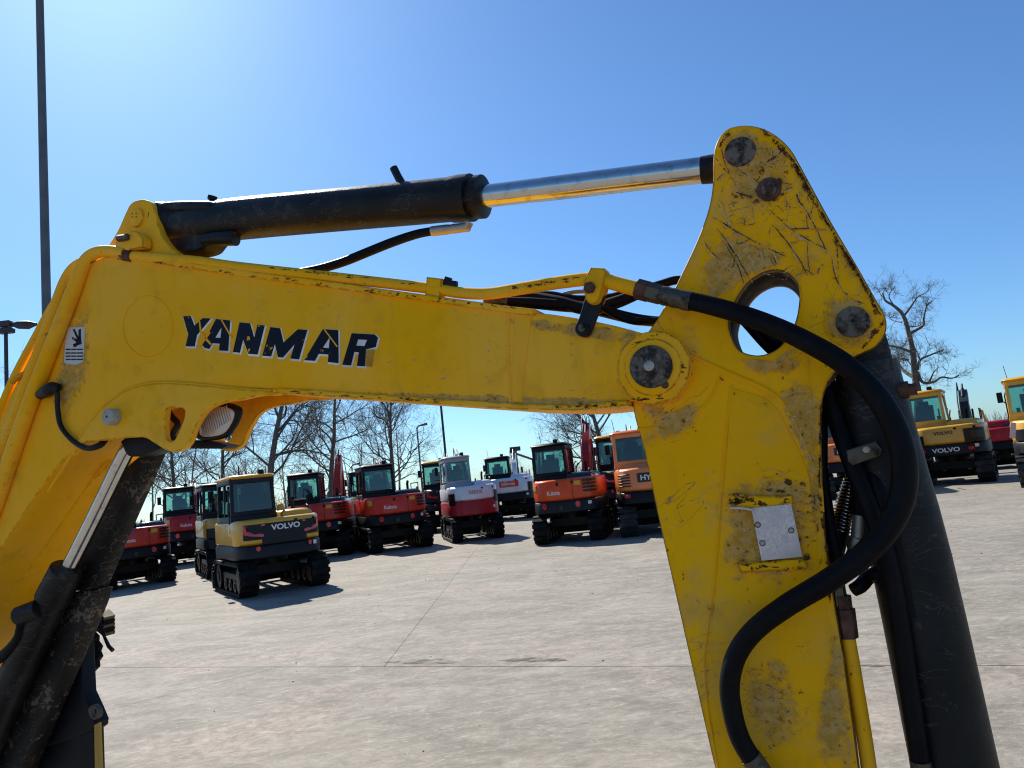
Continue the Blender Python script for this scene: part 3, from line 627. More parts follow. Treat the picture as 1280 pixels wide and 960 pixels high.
# hand hold / latch plate on the arm
pltb = plate('tab', [(910, 619, 1), (925, 618), (932, 620, 1), (990, 620, 1), (991, 632, 1), (940, 636), (918, 634, 1)], A0 - .016, A0, 'yellow_arm', arm, bevel=.003)
plate('tab', [(921, 704, 1), (1003, 699, 1), (1010, 706, 1), (1008, 712, 1), (926, 716, 1)], A0 - .016, A0, 'yellow_arm', arm, bevel=.003)
lt = plate('cover_plate', [(939, 635, 1), (989, 630, 1), (1003, 696, 1), (952, 701, 1)], A0 - .020, A0 - .010, 'bright_alu', arm, bevel=.001, smooth_pts=False)
plate('plate_edge', [(912, 634, 1), (926, 634), (934, 635), (941, 637, 1), (941, 639, 1), (930, 637), (912, 636, 1)], A0 - .030, A0 - .002, 'bright_alu', lt, bevel=.001)
for x, y in ((947, 656), (989, 663), (953, 679)):
    pdisc('rivet', x, y, 2.8, A0 - .0225, A0 - .012, 'zinc', lt, .0015, 12)
    pdisc('rivet_ring', x, y, 3.8, A0 - .0208, A0 - .012, 'fitting_steel', lt, .0005, 16)
mt_ = MB(); qt = random.Random(3)
for i in range(46):
    if i % 2: x, y = qt.uniform(912, 988), qt.gauss(626, 3)
    else: x, y = qt.uniform(925, 1006), qt.gauss(707, 3)
    if i < 14: x, y = qt.gauss(922, 6), qt.gauss(625, 3)
    rx, ry_ = qt.uniform(2, 8), qt.uniform(1, 3.5); v = [bp(x, y, A0 - .0168)] + [bp(x + math.cos(j * .628) * rx * qt.uniform(.4, 1.2), y + math.sin(j * .628) * ry_ * qt.uniform(.4, 1.2), A0 - .0168) for j in range(10)]
    mt_.add(v, [(0, j + 1, (j + 1) % 10 + 1) for j in range(10)])
tag(link('tab_rust', mt_.mesh('tab_rust', 'scrape_dark', 0, 0), arm, True), kind='stuff')
# heavy scrapes on the arm head: thin curls of bare metal
rs = random.Random(11); mb = MB(); mbp = MB()
def scrape(m_, a, b, wpx, bend=0.0, halo=True):
    if halo and m_ is mb and wpx > .35 and math.hypot(b[0] - a[0], b[1] - a[1]) > 10: scrape(mbp, (a[0] + rs.uniform(-1.5, 1.5), a[1] + rs.uniform(-1, 2)), (b[0] + rs.uniform(-2, 2), b[1] + rs.uniform(-1, 2)), wpx * rs.uniform(1.2, 2.2), bend + rs.uniform(-1.5, 1.5))
    n = 9; pts = []
    for i in range(n + 1):
        t = i / n; x = a[0] + (b[0] - a[0]) * t; y = a[1] + (b[1] - a[1]) * t; e = math.sin(t * math.pi) * bend
        dx, dy = b[0] - a[0], b[1] - a[1]; L_ = math.hypot(dx, dy) + 1e-6
        pts.append((x - dy / L_ * e + rs.uniform(-.5, .5), y + dx / L_ * e + rs.uniform(-.5, .5), -dy / L_, dx / L_, wpx * rs.uniform(.35, 1.1) * (1 - abs(2 * t - 1) ** 4 * .8)))
    v = []
    dep = A0 - (.0062 if m_ is mb else .0056)
    for x, y, nx, ny, h in pts: v += [bp(x + nx * h, y + ny * h, dep), bp(x - nx * h, y - ny * h, dep)]
    m_.add(v, [(2 * i, 2 * i + 1, 2 * i + 3, 2 * i + 2) for i in range(n)])
for a, b, w_, bd in (((889, 270), (985, 322), 1.2, 2), ((895, 285), (940, 355), 1.2, -3), ((902, 300), (932, 362), .9, -4), ((962, 262), (1035, 312), 1, 5), ((965, 280), (1010, 345), 1, -3), ((996, 242), (1005, 258), 1.8, 2), ((1004, 258), (1034, 318), 1.0, -2), ((893, 196), (915, 222), 1.1, 0), ((895, 225), (905, 217), .8, 0), ((955, 204), (982, 184), 1.5, 2), ((900, 180), (922, 235), .7, 3), ((1040, 318), (1052, 362), 1.0, 3), ((1052, 362), (1082, 380), .9, 3), ((1030, 330), (1022, 342), 1.0, 2), ((1046, 296), (1048, 350), .8, 0), ((975, 287), (1035, 288), .8, -2), ((920, 240), (938, 245), 1.4, 1), ((1008, 268), (1012, 290), 1.0, 1), ((920, 318), (918, 335), .9, 2), ((880, 300), (900, 325), .8, 2), ((1060, 340), (1078, 352), .8, -2), ((1010, 300), (1012, 340), .7, 1)):
    scrape(mb, a, b, w_, bd)
for _ in range(150):
    x, y = rs.uniform(900, 1060), rs.uniform(175, 350)
    if x > 1000 + (y - 206) * .58 - 8: continue
    L_ = rs.uniform(3, 20); a_ = rs.gauss(.9, .8); scrape(mb if rs.random() < .5 else mbp, (x, y), (x + math.cos(a_) * L_, y + math.sin(a_) * L_), rs.uniform(.3, .8), rs.uniform(-3, 3))
for a, b, w_, bd in (((900, 262), (945, 340), 1.6, -3), ((908, 268), (935, 330), 1.0, -2), ((968, 276), (1005, 300), 1.4, 3), ((985, 300), (1000, 335), 1.2, 0), ((912, 245), (960, 290), 1.0, 3), ((925, 300), (950, 335), 1.0, 2)): scrape(mbp, a, b, w_, bd)
for _ in range(30):
    x, y = rs.uniform(925, 985), rs.uniform(832, 900); a_ = rs.gauss(.3, .5); L_ = rs.uniform(3, 9); scrape(mb, (x, y), (x + math.cos(a_) * L_, y + math.sin(a_) * L_), .4, 0)
scrape(mbp, (926, 870), (972, 862), .9, 0); scrape(mb, (956, 855), (974, 864), .9, 0)
def grime(pl, w, parent):
    pts = cr2(pl, 4); cx = sum(p[0] for p in pts) / len(pts); cy = sum(p[1] for p in pts) / len(pts); n = len(pts); v = [bp(cx, cy, w)]; fall = [1.0]
    for f_ in (.35, .65, 1.0, 1.12):
        for p in pts: v.append(bp(cx + (p[0] - cx) * f_, cy + (p[1] - cy) * f_, w)); fall.append({.35: 1.0, .65: .8, 1.0: .25, 1.12: -.4}[f_])
    fs_ = [(0, i + 1, (i + 1) % n + 1) for i in range(n)] + [(1 + r_ * n + i, 1 + r_ * n + (i + 1) % n, 1 + (r_ + 1) * n + (i + 1) % n, 1 + (r_ + 1) * n + i) for r_ in range(3) for i in range(n)]
    me = MB().add(v, fs_).mesh('grime_film', 'grime', 0, 0); at = me.attributes.new('fall', 'FLOAT', 'POINT')
    for i, f_ in enumerate(fall): at.data[i].value = f_
    tag(link('grime_film', me, parent, True), kind='stuff')
def patch(m_, x, y, rx, ry, n=14):  
    """ragged flake of lost paint"""
    v = [bp(x, y, A0 - .0064)]
    for i in range(n):
        q = 2 * math.pi * i / n; e = rs.uniform(.45, 1.15); v.append(bp(x + math.cos(q) * rx * e, y + math.sin(q) * ry * e, A0 - .0064))
    m_.add(v, [(0, i + 1, (i + 1) % n + 1) for i in range(n)])
for x, y, rx, ry in ((945, 252, 9, 4), (975, 228, 5, 9), (952, 214, 4, 8), (968, 250, 8, 3), (985, 215, 6, 4), (938, 246, 5, 3), (920, 246, 4, 2), (945, 236, 3, 6), (978, 243, 4, 3), (915, 624, 6, 4), (925, 629, 8, 2.5), (985, 602, 8, 6), (1003, 606, 6, 5), (975, 615, 9, 4), (962, 612, 7, 3), (988, 630, 6, 3), (930, 712, 9, 5), (955, 707, 12, 4), (982, 703, 10, 4), (1008, 697, 7, 7), (1018, 625, 2, 7), (1022, 660, 2, 9), (1026, 700, 2, 9), (1028, 735, 2, 6)):
    patch(mb, x, y, rx * .8, ry * .8)
def along(a, b, n, w0_, w1_, ln):
    for i in range(n):
        t = rs.random(); x, y = a[0] + (b[0] - a[0]) * t, a[1] + (b[1] - a[1]) * t; d_ = math.hypot(b[0] - a[0], b[1] - a[1]); ux, uy = (b[0] - a[0]) / d_, (b[1] - a[1]) / d_
        e = abs(rs.gauss(0, w1_)); L_ = rs.uniform(.4, 1.2) * ln; w0 = w0_ + 1.2; x += uy * -e - uy * w0; y += ux * e + ux * w0
        scrape(mb, (x - ux * L_, y - uy * L_), (x + ux * L_, y + uy * L_), rs.uniform(.5, 2.0), rs.uniform(-1, 1), False)
for a, b, n_, w0_, w1_, ln in (((956, 161), (973, 171), 10, 2, 1.5, 6), ((973, 171), (1000, 206), 30, 2, 2.5, 7), ((1000, 206), (1036, 272), 40, 2.4, 2.5, 9), ((1036, 272), (1072, 333), 40, 2.4, 2.5, 9), ((1072, 333), (1104, 390), 34, 2.4, 2.2, 8), ((893, 186), (909, 161), 10, 1.6, 1, 5), ((1108, 406), (1080, 441), 16, 2, 1.2, 5), ((1064, 449), (1030, 494), 18, 1.6, 1.3, 6), ((1030, 494), (1027, 600), 22, 1.4, 1, 8), ((1027, 600), (1042, 745), 26, 1.4, 1.2, 9)):
    along(a, b, n_, w0_, w1_, ln)
for _ in range(90):                                   # smaller knocks lower down the arm
    y = rs.uniform(450, 955); xl = 800 + max(0, y - 540) * .222; xr = 1020 + max(0, y - 600) * .14; x = rs.uniform(xl + 8, xr - 6); L_ = rs.uniform(2, 9); a_ = rs.gauss(1.0, .9)
    scrape(mb if rs.random() < .45 else mbp, (x, y), (x + math.cos(a_) * L_, y + math.sin(a_) * L_), rs.uniform(.4, 1.1), rs.uniform(-1.5, 1.5))
for _ in range(26):
    x, y = rs.uniform(950, 1020), rs.uniform(590, 720); patch(mb, x, y, rs.uniform(.8, 3), rs.uniform(.8, 3))
for _ in range(22):
    x, y = rs.uniform(800, 870), rs.uniform(500, 545); patch(mb, x, y, rs.uniform(.5, 1.6), rs.uniform(.5, 1.6))
tag(link('scrape_marks', mb.mesh('scrape_marks', 'scrape_dark', 0, 0), arm), kind='stuff')
tag(link('scuff_marks', mbp.mesh('scuff_marks', 'scrape_tan', 0, 0), arm), kind='stuff')
for pl in ([(980, 478), (1012, 470), (1027, 500), (1026, 560), (1028, 640), (1020, 690), (1012, 600), (996, 555), (978, 520)], [(798, 505), (840, 512), (872, 498), (885, 520), (850, 548), (806, 552)], [(925, 446), (960, 452), (995, 432), (1012, 440), (1000, 466), (950, 470), (920, 458)],
           [(1030, 372), (1062, 362), (1098, 390), (1104, 420), (1078, 438), (1040, 428), (1024, 400)], [(900, 170), (940, 158), (985, 190), (992, 240), (950, 262), (905, 235)], [(896, 290), (960, 300), (985, 330), (940, 345), (900, 380), (860, 372)], [(905, 600), (1000, 590), (1022, 640), (1010, 725), (915, 730), (900, 660)],
           [(930, 835), (975, 825), (1000, 880), (985, 935), (955, 930), (932, 880)], [(1040, 790), (1050, 800), (1072, 955), (1030, 955), (1020, 900)]):
    grime(pl, A0 - .0050, arm)
for pl in ([(770, 420), (815, 408), (858, 430), (866, 470), (850, 505), (800, 515), (772, 490)], [(90, 390), (112, 392), (112, 470), (86, 520), (66, 500), (76, 440)], [(440, 488), (790, 500), (785, 514), (640, 512), (500, 502)], [(640, 395), (800, 415), (780, 430), (660, 410)]):
    grime(pl, .0026, boom)
# ------- bucket cylinder and the lines behind the arm
bc = ptube('bucket_cylinder', [(1082, 455, .13, 36), (1103, 560, .13, 43), (1138, 700, .13, 46), (1192, 955, .13, 49), (1232, 1150, .13, 52)], 'barrel_grey', EX, 40, 3)
plate('cylinder_eye', [(1058, 400), (1066, 386), (1082, 384), (1100, 398), (1112, 432), (1124, 480, 1), (1062, 495, 1), (1052, 450)], .075, .19, 'barrel_grey', bc, bevel=.01)
gb = ptube('grease_port', [(1108, 490, .10, 11), (1136, 487, .09, 11)], 'rust_brown', bc, 8, smooth=False)
ptube('port_plug', [(1134, 487.5, .09, 7.5), (1146, 486, .088, 7.5)], 'rust_brown', gb, 6, smooth=False)
plate('hose_clamp', [(1058, 563, 1), (1094, 551, 1), (1102, 562, 1), (1100, 570, 1), (1066, 582, 1), (1060, 577, 1)], .02, .05, 'fitting_steel', bc, bevel=.004)
pdisc('clamp_bolt', 1083, 562, 5, .012, .03, 'zinc', bc, .002, 6, True)
hose([(1028, 470, .12, 9), (1036, 500, .10, 10), (1052, 545, .08, 11), (1070, 590, .06, 12), (1090, 640, .05, 12), (1110, 700, .04, 12), (1125, 780, .04, 12), (1138, 870, .04, 12), (1152, 960, .05, 12), (1165, 1040, .06, 12)])
hose([(1050, 480, .16, 9), (1062, 520, .15, 9), (1084, 570, .10, 10), (1098, 610, .06, 11), (1122, 690, .06, 12), (1138, 770, .06, 12)])
ptube('hose_ferrule', [(1150, 950, .046, 12.5), (1156, 985, .05, 12.5)], 'fitting_steel', EX, 16, smooth=False)
hose([(948, 400, .14, 10), (970, 424, .14, 10), (1000, 450, .16, 10), (1034, 478, .18, 10), (1066, 540, .2, 10)])
hose([(900, 372, .14, 7), (930, 398, .15, 8), (965, 436, .16, 8), (1010, 470, .16, 8), (1027, 520, .12, 6), (1029, 590, .10, 6), (1038, 660, .09, 8), (1050, 720, .08, 9)])
hose([(1024, 510, .14, 6), (1027, 580, .13, 6), (1036, 660, .12, 7), (1053, 712, .10, 8)])
hose([(1066, 580, .14, 8), (1072, 610, .14, 9), (1074, 645, .13, 9)])
ff = ptube('hose_fitting', [(1075, 644, .12, 9), (1073, 672, .12, 9), (1072, 673, .12, 11), (1069, 684, .12, 11), (1066, 690, .12, 7), (1058, 706, .12, 6)], 'zinc', EX, 14, smooth=False)
hose([(1135, 716, .10, 9), (1112, 716, .10, 9), (1096, 717, .10, 9), (1085, 722, .12, 9), (1076, 732, .10, 9), (1066, 738, .09, 8)])
# coil guard
path = []
c0, c1 = hit(1064, 600, .18)[0], hit(1050, 664, .16)[0]; ax = (c1 - c0).normalized(); e1 = ax.orthogonal().normalized(); e2 = ax.cross(e1)
for i in range(15 * 12 + 1):
    t = i / (15 * 12); q = 2 * math.pi * i / 12; rr_ = .018 + .014 * t
    path.append(c0.lerp(c1, t) + (e1 * math.cos(q) + e2 * math.sin(q)) * rr_)
link('spring_guard', MB().tube(path, .0022, 5).mesh('spring_guard', 'chrome'), EX, True)
ptube('hydraulic_hose', [(1068, 585, .18, 8), (1064, 600, .18, 8), (1050, 664, .16, 11), (1044, 690, .15, 11)], 'hose', EX, 12)
# yellow tube down the arm's edge
tb = ptube('steel_pipe', [(1059, 790, .06, 8.5), (1069, 850, .06, 9), (1086, 960, .06, 9.5), (1102, 1100, .06, 9.5)], 'yellow_pipe', EX, 14)
ptube('pipe_nut', [(1052, 744, .06, 11), (1054, 760, .06, 11), (1055, 761, .06, 13), (1060, 797, .06, 12.5)], 'rust_brown', tb, 6, smooth=False)
ptube('pipe_nut', [(1046, 728, .06, 9), (1050, 756, .06, 10)], 'fitting_steel', tb, 6, smooth=False)
ptube('steel_pipe', [(1124, 850, .16, 6), (1134, 905, .16, 6), (1150, 985, .16, 6)], 'yellow_pipe', EX, 10)
# bucket below the frame, so the arm stands on something
s0, z0 = sz(1045, 1225, .14)
prof = [(s0 - .05, z0 + .04), (s0 + .10, z0 + .02), (s0 + .30, z0 - .12), (s0 + .36, z0 - .36), (s0 + .22, -CAM_H + .03), (s0 - .28, -CAM_H + .01), (s0 - .26, -CAM_H + .05), (s0 + .02, -CAM_H + .16), (s0 + .02, z0 - .1)]
mb = MB(); mb.loft([[from_sz(a_, z_, w_) for a_, z_ in prof] for w_ in (-.12, .40)]); link('bucket', mb.mesh('bucket', 'guard_black', .01), EX, True)
# ------- lift cylinder at lower left
lc = ptube('boom_cylinder', [(82, 716, .10, 18), (76, 728, .10, 19), (46, 790, .10, 19.5), (4, 880, .10, 20.5), (-62, 1030, .10, 22)], 'cylinder_black', EX, 32, 3)
ptube('piston_rod', [(178, 535, .10, 9.6), (157, 566, .10, 9.6), (120, 642, .10, 9.3), (80, 722, .10, 9.3)], 'chrome', lc, 32, 3)
ptube('gland', [(85, 709, .10, 17), (84, 712, .10, 20), (66, 748, .10, 20.8), (65, 750, .10, 19)], 'cylinder_black', lc, 32, smooth=False)
plate('rod_eye', [(150, 552, 1), (165, 540, 1), (190, 540, 1), (202, 560, 1), (178, 568), (160, 570)], .05, .15, 'dark_casting', lc, bevel=.006)
pt = ptube('port_block', [(50, 760, .05, 12), (24, 770, .03, 12)], 'cylinder_black', lc, 20, smooth=False)
ptube('oil_line', [(28, 778, .04, 6), (22, 800, .04, 6.5), (0, 822, .04, 7), (-30, 832, .05, 7)], 'hose', lc, 12)
grd = plate('rod_guard', [(184, 566), (196, 562, 1), (192, 575), (158, 652), (122, 736, 1), (86, 740, 1), (112, 672), (146, 600), (168, 575)], .17, .22, 'guard_black', lc, bevel=.006)
plate('rod_guard', [(86, 741, 1), (122, 736, 1), (110, 770), (70, 862), (18, 985, 1), (-52, 975, 1), (10, 890), (52, 800)], .16, .24, 'guard_black', lc, bevel=.012)
pdisc('guard_bolt', 180, 555, 4, .16, .2, 'fitting_steel', lc, .001, 10)
# ------- work lamp under the bend
def lampquad(s):
    cx, cy = 269, 528
    return [(cx + (x - cx) * s, cy + (y - cy) * s) for x, y in ((243, 546), (246, 530), (258, 510), (272, 503), (290, 505), (298, 512), (295, 526), (284, 543), (272, 549), (252, 551))]
lamp = plate('work_lamp', lampquad(1.0), .055, .085, 'black_plastic', EX, bevel=.014)
plate('lamp_lens', lampquad(.78), .049, .07, 'lamp_lens', lamp, bevel=.004)
for i in range(13):
    t = i / 12; a_ = (252 + 33 * t, 534 - 17 * t)
    ptube('lens_rib', [(a_[0] - 2.2, a_[1] - 10, .047, .9), (a_[0] + 3, a_[1] + 12 - 4 * t, .047, .9)], 'lamp_lens', lamp, 6, smooth=False)
plate('lamp_foot', [(237, 550, 1), (262, 552, 1), (284, 557, 1), (276, 561, 1), (238, 561, 1)], .06, .13, 'dark_casting', lamp, bevel=.004)
# lead from the pipe to the lamp, and its plug
ld = ptube('wiring_lead', [(62, 484, -.02, 4), (71, 490, -.02, 3.2), (72, 510, -.015, 3), (76, 532, -.012, 3), (90, 550, -.012, 3.2), (108, 560, -.01, 3.6), (124, 557, .0, 4), (131, 550, .03, 4.2)], 'black_plastic', EX, 10)
ptube('plug', [(50, 494, -.02, 6), (60, 488, -.022, 8), (66, 484, -.022, 7), (74, 484, -.02, 4)], 'cylinder_black', ld, 12)
ptube('cable_in_slot', [(206, 505, .10, 4), (214, 520, .08, 4), (222, 530, .08, 4), (216, 545, .10, 4), (225, 560, .12, 4)], 'black_plastic', lamp, 8)
# ------- swing bracket, blade and track below the boom foot (mostly out of frame)
mbb = plate('swing_bracket', [(50, 852, 1), (74, 848, 1), (74, 800, 1), (100, 802, 1), (103, 868, 1), (112, 888, 1), (119, 905, 1), (108, 918), (20, 950), (20, 1000), (-160, 1020, 1), (-160, 820, 1)], .26, .33, 'dark_casting', EX, bevel=.01)
plate('dozer_blade', [(117, 903, 1), (120, 1010, 1), (-160, 1030, 1), (-160, 930, 1), (40, 925, 1), (100, 900, 1)], .268, .32, 'dark_casting', EX, bevel=.012)
plate('blade_edge', [(117, 906, 1), (122, 904, 1), (126, 1012, 1), (119, 1012, 1)], .255, .275, 'ochre', EX, bevel=.004)
sp_ = plate('shackle', [(110, 886), (116, 881), (123, 886), (124, 895), (118, 900), (112, 896)], .24, .258, 'fitting_steel', EX, [[(114, 888), (120, 887), (119, 895), (115, 895)]], .003)
tr_ = [(40, 760, 1), (84, 770, 1), (104, 786, 1)]
for i in range(9): tr_ += [(112 + 8 * math.sin(i * .38) + (3 if i % 2 else 0), 790 + i * 6.4, 1)]
tr_ += [(96, 848, 1), (40, 856, 1)]
plate('rubber_track', tr_, .42, .45, 'rubber', EX, bevel=.004, smooth_pts=False)
ptube('bracket_rim', [(50, 853, .26, 2.0), (74, 848, .26, 2.0)], 'bright_alu', mbb, 8, smooth=False)
# small mirror and its rod beyond the guard
ptube('handle_rod', [(114, 742, .45, 1.8), (122, 765, .45, 1.8), (130, 795, .45, 1.8), (136, 808, .45, 2.4), (141, 813, .45, 2.6)], 'cylinder_black', EX, 8, smooth=False)
for i in range(5):
    plate('hose_stack', [(108, 768 + i * 5, 1), (118, 762 + i * 5), (130, 772 + i * 5, 1), (129, 776 + i * 5, 1), (118, 768 + i * 5), (108, 773 + i * 5, 1)], .46, .52, 'hose' if i % 2 else 'fitting_steel', EX, bevel=.002)
# ------------------------------------------------------------------ background excavators
cache = {}
def once(key, fn):
    if key not in cache: cache[key] = fn()
    return cache[key]
def ry(x, w=1.08, back=1.42):
    t = min(1, abs(x) / (w + .02)); return -.30 - (back - .30) * (1 - t ** 3.2) ** (1 / 3.2)
def outline(w, back, front=.95):
    xs = [-w + 2 * w * i / 28 for i in range(29)]
    # spread samples towards the corners
    xs = [w * math.sin(math.pi / 2 * x / w) if False else x for x in xs]
    xs = [w * (1 - abs(1 - abs(x) / w) ** 2) * (1 if x > 0 else -1) if x else 0 for x in xs]
    return [(x, ry(x, w, back)) for x in xs] + [(w, front), (-w, front)]
def body_mesh(mat, z0, z1, w, back, x0=-9, front=.95, rnd=.05, key=''):
    pl = [(max(x, x0), y) for x, y in outline(w, back, front)]
    q = []
    for p in pl:
        if not q or (abs(p[0] - q[-1][0]) + abs(p[1] - q[-1][1])) > 1e-4: q.append(p)
    cx = sum(p[0] for p in q) / len(q); cy = sum(p[1] for p in q) / len(q)
    def ring(z, ins): return [(p[0] - math.copysign(min(ins, abs(p[0] - cx)), p[0] - cx), p[1] - math.copysign(min(ins, abs(p[1] - cy)), p[1] - cy), z) for p in q]
    rr = [ring(z0, rnd * .6), ring(z0 + rnd * .6, 0), ring(z1 - rnd, 0), ring(z1 - rnd * .4, rnd * .3), ring(z1, rnd)]
    return MB().loft(rr).mesh('body', mat, 0, 40)
def on_back(poly, off, mat, name, w=1.08, back=1.42, thick=.012, dx=0, dz=0):
    """flat outline (x, z) wrapped on the rounded tail"""
    n = len(poly)
    P = [(p[0] + dx, p[1] + dz) for p in poly]
    fr = [(x, ry(x, w, back) - off - thick, z) for x, z in P]; bk_ = [(x, ry(x, w, back) - off + .03, z) for x, z in P]
    fs_ = [tuple(range(n)), tuple(reversed(range(n, 2 * n)))] + [(i, n + i, n + (i + 1) % n, (i + 1) % n) for i in range(n)]
    return MB().add(fr + bk_, fs_).mesh(name, mat, 0, 0)
def rect(x0, x1, z0, z1, n=8):
    return [(x0 + (x1 - x0) * i / n, z0) for i in range(n + 1)] + [(x1 - (x1 - x0) * i / n, z1) for i in range(n + 1)]
def panel(x0, x1, z0, z1, off, mat, name, w=1.08, back=1.42, n=12, thick=.02):
    v = []
    for i in range(n + 1):
        x = x0 + (x1 - x0) * i / n; y = ry(x, w, back) - off
        v += [(x, y - thick, z0), (x, y - thick, z1), (x, y + .05, z1), (x, y + .05, z0)]
    f = [(4 * i + a_, 4 * i + (a_ + 1) % 4, 4 * i + 4 + (a_ + 1) % 4, 4 * i + 4 + a_) for i in range(n) for a_ in range(4)] + [(0, 1, 2, 3), tuple(4 * n + a_ for a_ in (3, 2, 1, 0))]
    return MB().add(v, f).mesh(name, mat, .006, 35)
def text_mesh(txt, h, mat, width=None, bold=0.0, shear=0.0):
    cu = bpy.data.curves.new('lettering', 'FONT'); cu.body = txt; cu.align_x = 'CENTER'; cu.size = 1; cu.extrude = .004; cu.offset = bold; cu.shear = shear; cu.resolution_u = 3
    ob = bpy.data.objects.new('lettering', cu); C.objects.link(ob)
    dg = bpy.context.evaluated_depsgraph_get(); dg.update()
    me = bpy.data.meshes.new_from_object(ob.evaluated_get(dg), depsgraph=dg); bpy.data.objects.remove(ob); bpy.data.curves.remove(cu)
    xs = [v.co.x for v in me.vertices]; ys = [v.co.y for v in me.vertices]
    sy_ = h / (max(ys) - min(ys)); sx_ = (width / (max(xs) - min(xs))) if width else sy_
    cx = (max(xs) + min(xs)) / 2; y0 = min(ys)
    for v in me.vertices: v.co = ((v.co.x - cx) * sx_, (v.co.y - y0) * sy_, v.co.z)
    me.materials.clear(); me.materials.append(MATS[mat]); return me
def back_text(txt, h, mat, x, z, off, width=None, bold=0.0, w=1.08, back=1.42):
    me = text_mesh(txt, h, mat, width, bold)
    for v in me.vertices:
        X = v.co.x + x; v.co = (X, ry(X, w, back) - off - .004 - v.co.z, v.co.y + z)
    return me
def stadium(L, h, n=10):
    r_ = h / 2; out = []
    for i in range(n + 1): q = -math.pi / 2 + math.pi * i / n; out.append((L / 2 - r_ + math.cos(q) * r_, r_ + math.sin(q) * r_))
    for i in range(n + 1): q = math.pi / 2 + math.pi * i / n; out.append((-L / 2 + r_ + math.cos(q) * r_, r_ + math.sin(q) * r_))
    return out
def track_mesh(mat):
    mb = MB(); L, h = 2.75, .64
    o_, i_ = stadium(L, h), [(a_, b2 + .05) for a_, b2 in stadium(L - .1, h - .1)]
    n = len(o_)
    for x in (0,):
        v = [(sx * .20, p[0], p[1]) for sx in (-1, 1) for p in o_] + [(sx * .20, p[0], p[1]) for sx in (-1, 1) for p in i_]
        f = []
        for j in range(n):
            k_ = (j + 1) % n
            f += [(j, k_, n + k_, n + j), (2 * n + k_, 2 * n + j, 3 * n + j, 3 * n + k_), (j, 2 * n + j, 2 * n + k_, k_), (n + k_, 3 * n + k_, 3 * n + j, n + j)]
        mb.add(v, f)
    # grouser shoes along the belt
    per = stadium(L + .02, h + .02, 16); lens = [0]
    for j in range(len(per)): a_, b2 = per[j], per[(j + 1) % len(per)]; lens.append(lens[-1] + math.hypot(b2[0] - a_[0], b2[1] - a_[1]))
    N_ = 40
    for s_ in range(N_):
        t = lens[-1] * (s_ + .5) / N_; j = max(k_ for k_ in range(len(per)) if lens[k_] <= t)
        a_, b2 = per[j], per[(j + 1) % len(per)]; fr_ = (t - lens[j]) / max(1e-6, lens[j + 1] - lens[j])
        y, z = a_[0] + (b2[0] - a_[0]) * fr_, a_[1] + (b2[1] - a_[1]) * fr_; an = math.atan2(b2[1] - a_[1], b2[0] - a_[0])
        mb.box((0, y, z), (.45, .10, .045), Matrix.Rotation(an, 3, 'X'))
    me = mb.mesh('track', mat, 0, 30)
    zmin = min(v.co.z for v in me.vertices)
    for v in me.vertices: v.co.z -= zmin
    return me
def wheel_mesh(r_, w_, mat):
    mb = MB(); mb.tube([(-w_ / 2, 0, 0), (w_ / 2, 0, 0)], r_, 20); mb.tube([(-w_ / 2 - .02, 0, 0), (w_ / 2 + .02, 0, 0)], r_ * .45, 12)
    return mb.mesh('wheel', mat, 0, 35)
def cab_frame(mat, w, L, z0, z1, sill, pil=.085):
    mb = MB(); x0, x1 = -w / 2, w / 2; y0, y1 = -L / 2, L / 2
    t0 = .04                                            # pillars lean in a little
    for sx in (-1, 1):
        for sy in (-1, 1):
            mb.beam((sx * (w / 2 - pil / 2), sy * (L / 2 - pil / 2), z0), (sx * (w / 2 - pil / 2 - t0), sy * (L / 2 - pil / 2 - t0), z1 - .06), pil, pil, Vector((0, 1, 0)))
    mb.beam((x0 + pil / 2, .05, z0), (x0 + pil / 2 + t0, .05, z1 - .06), .06, .07, Vector((0, 1, 0)))
    mb.box((0, 0, (z0 + sill) / 2), (w - .01, L - .01, sill - z0))
    for sy in (-1, 1): mb.box((0, sy * (L / 2 - .05), z1 - .13), (w - .14, .06, .10)); mb.box((0, sy * (L / 2 - .035), sill + .04), (w - .1, .06, .10))
    for sx in (-1, 1): mb.box((sx * (w / 2 - .05), 0, z1 - .13), (.06, L - .14, .10))
    return mb.mesh('cab', mat, .018, 35, 2)
def roof_mesh(mat, w, L, z1):
    def ring(z, i): return [(sx * (w / 2 - i - cx), sy * (L / 2 - i - cy), z) for sx, sy, cx, cy in ((-1, -1, 0, .1), (-1, -1, .1, 0), (1, -1, .1, 0), (1, -1, 0, .1), (1, 1, 0, .1), (1, 1, .1, 0), (-1, 1, .1, 0), (-1, 1, 0, .1))]
    return MB().loft([ring(z1 - .085, .03), ring(z1 - .05, .0), ring(z1 - .02, .02), ring(z1, .09)]).mesh('cab_roof', mat, 0, 40)
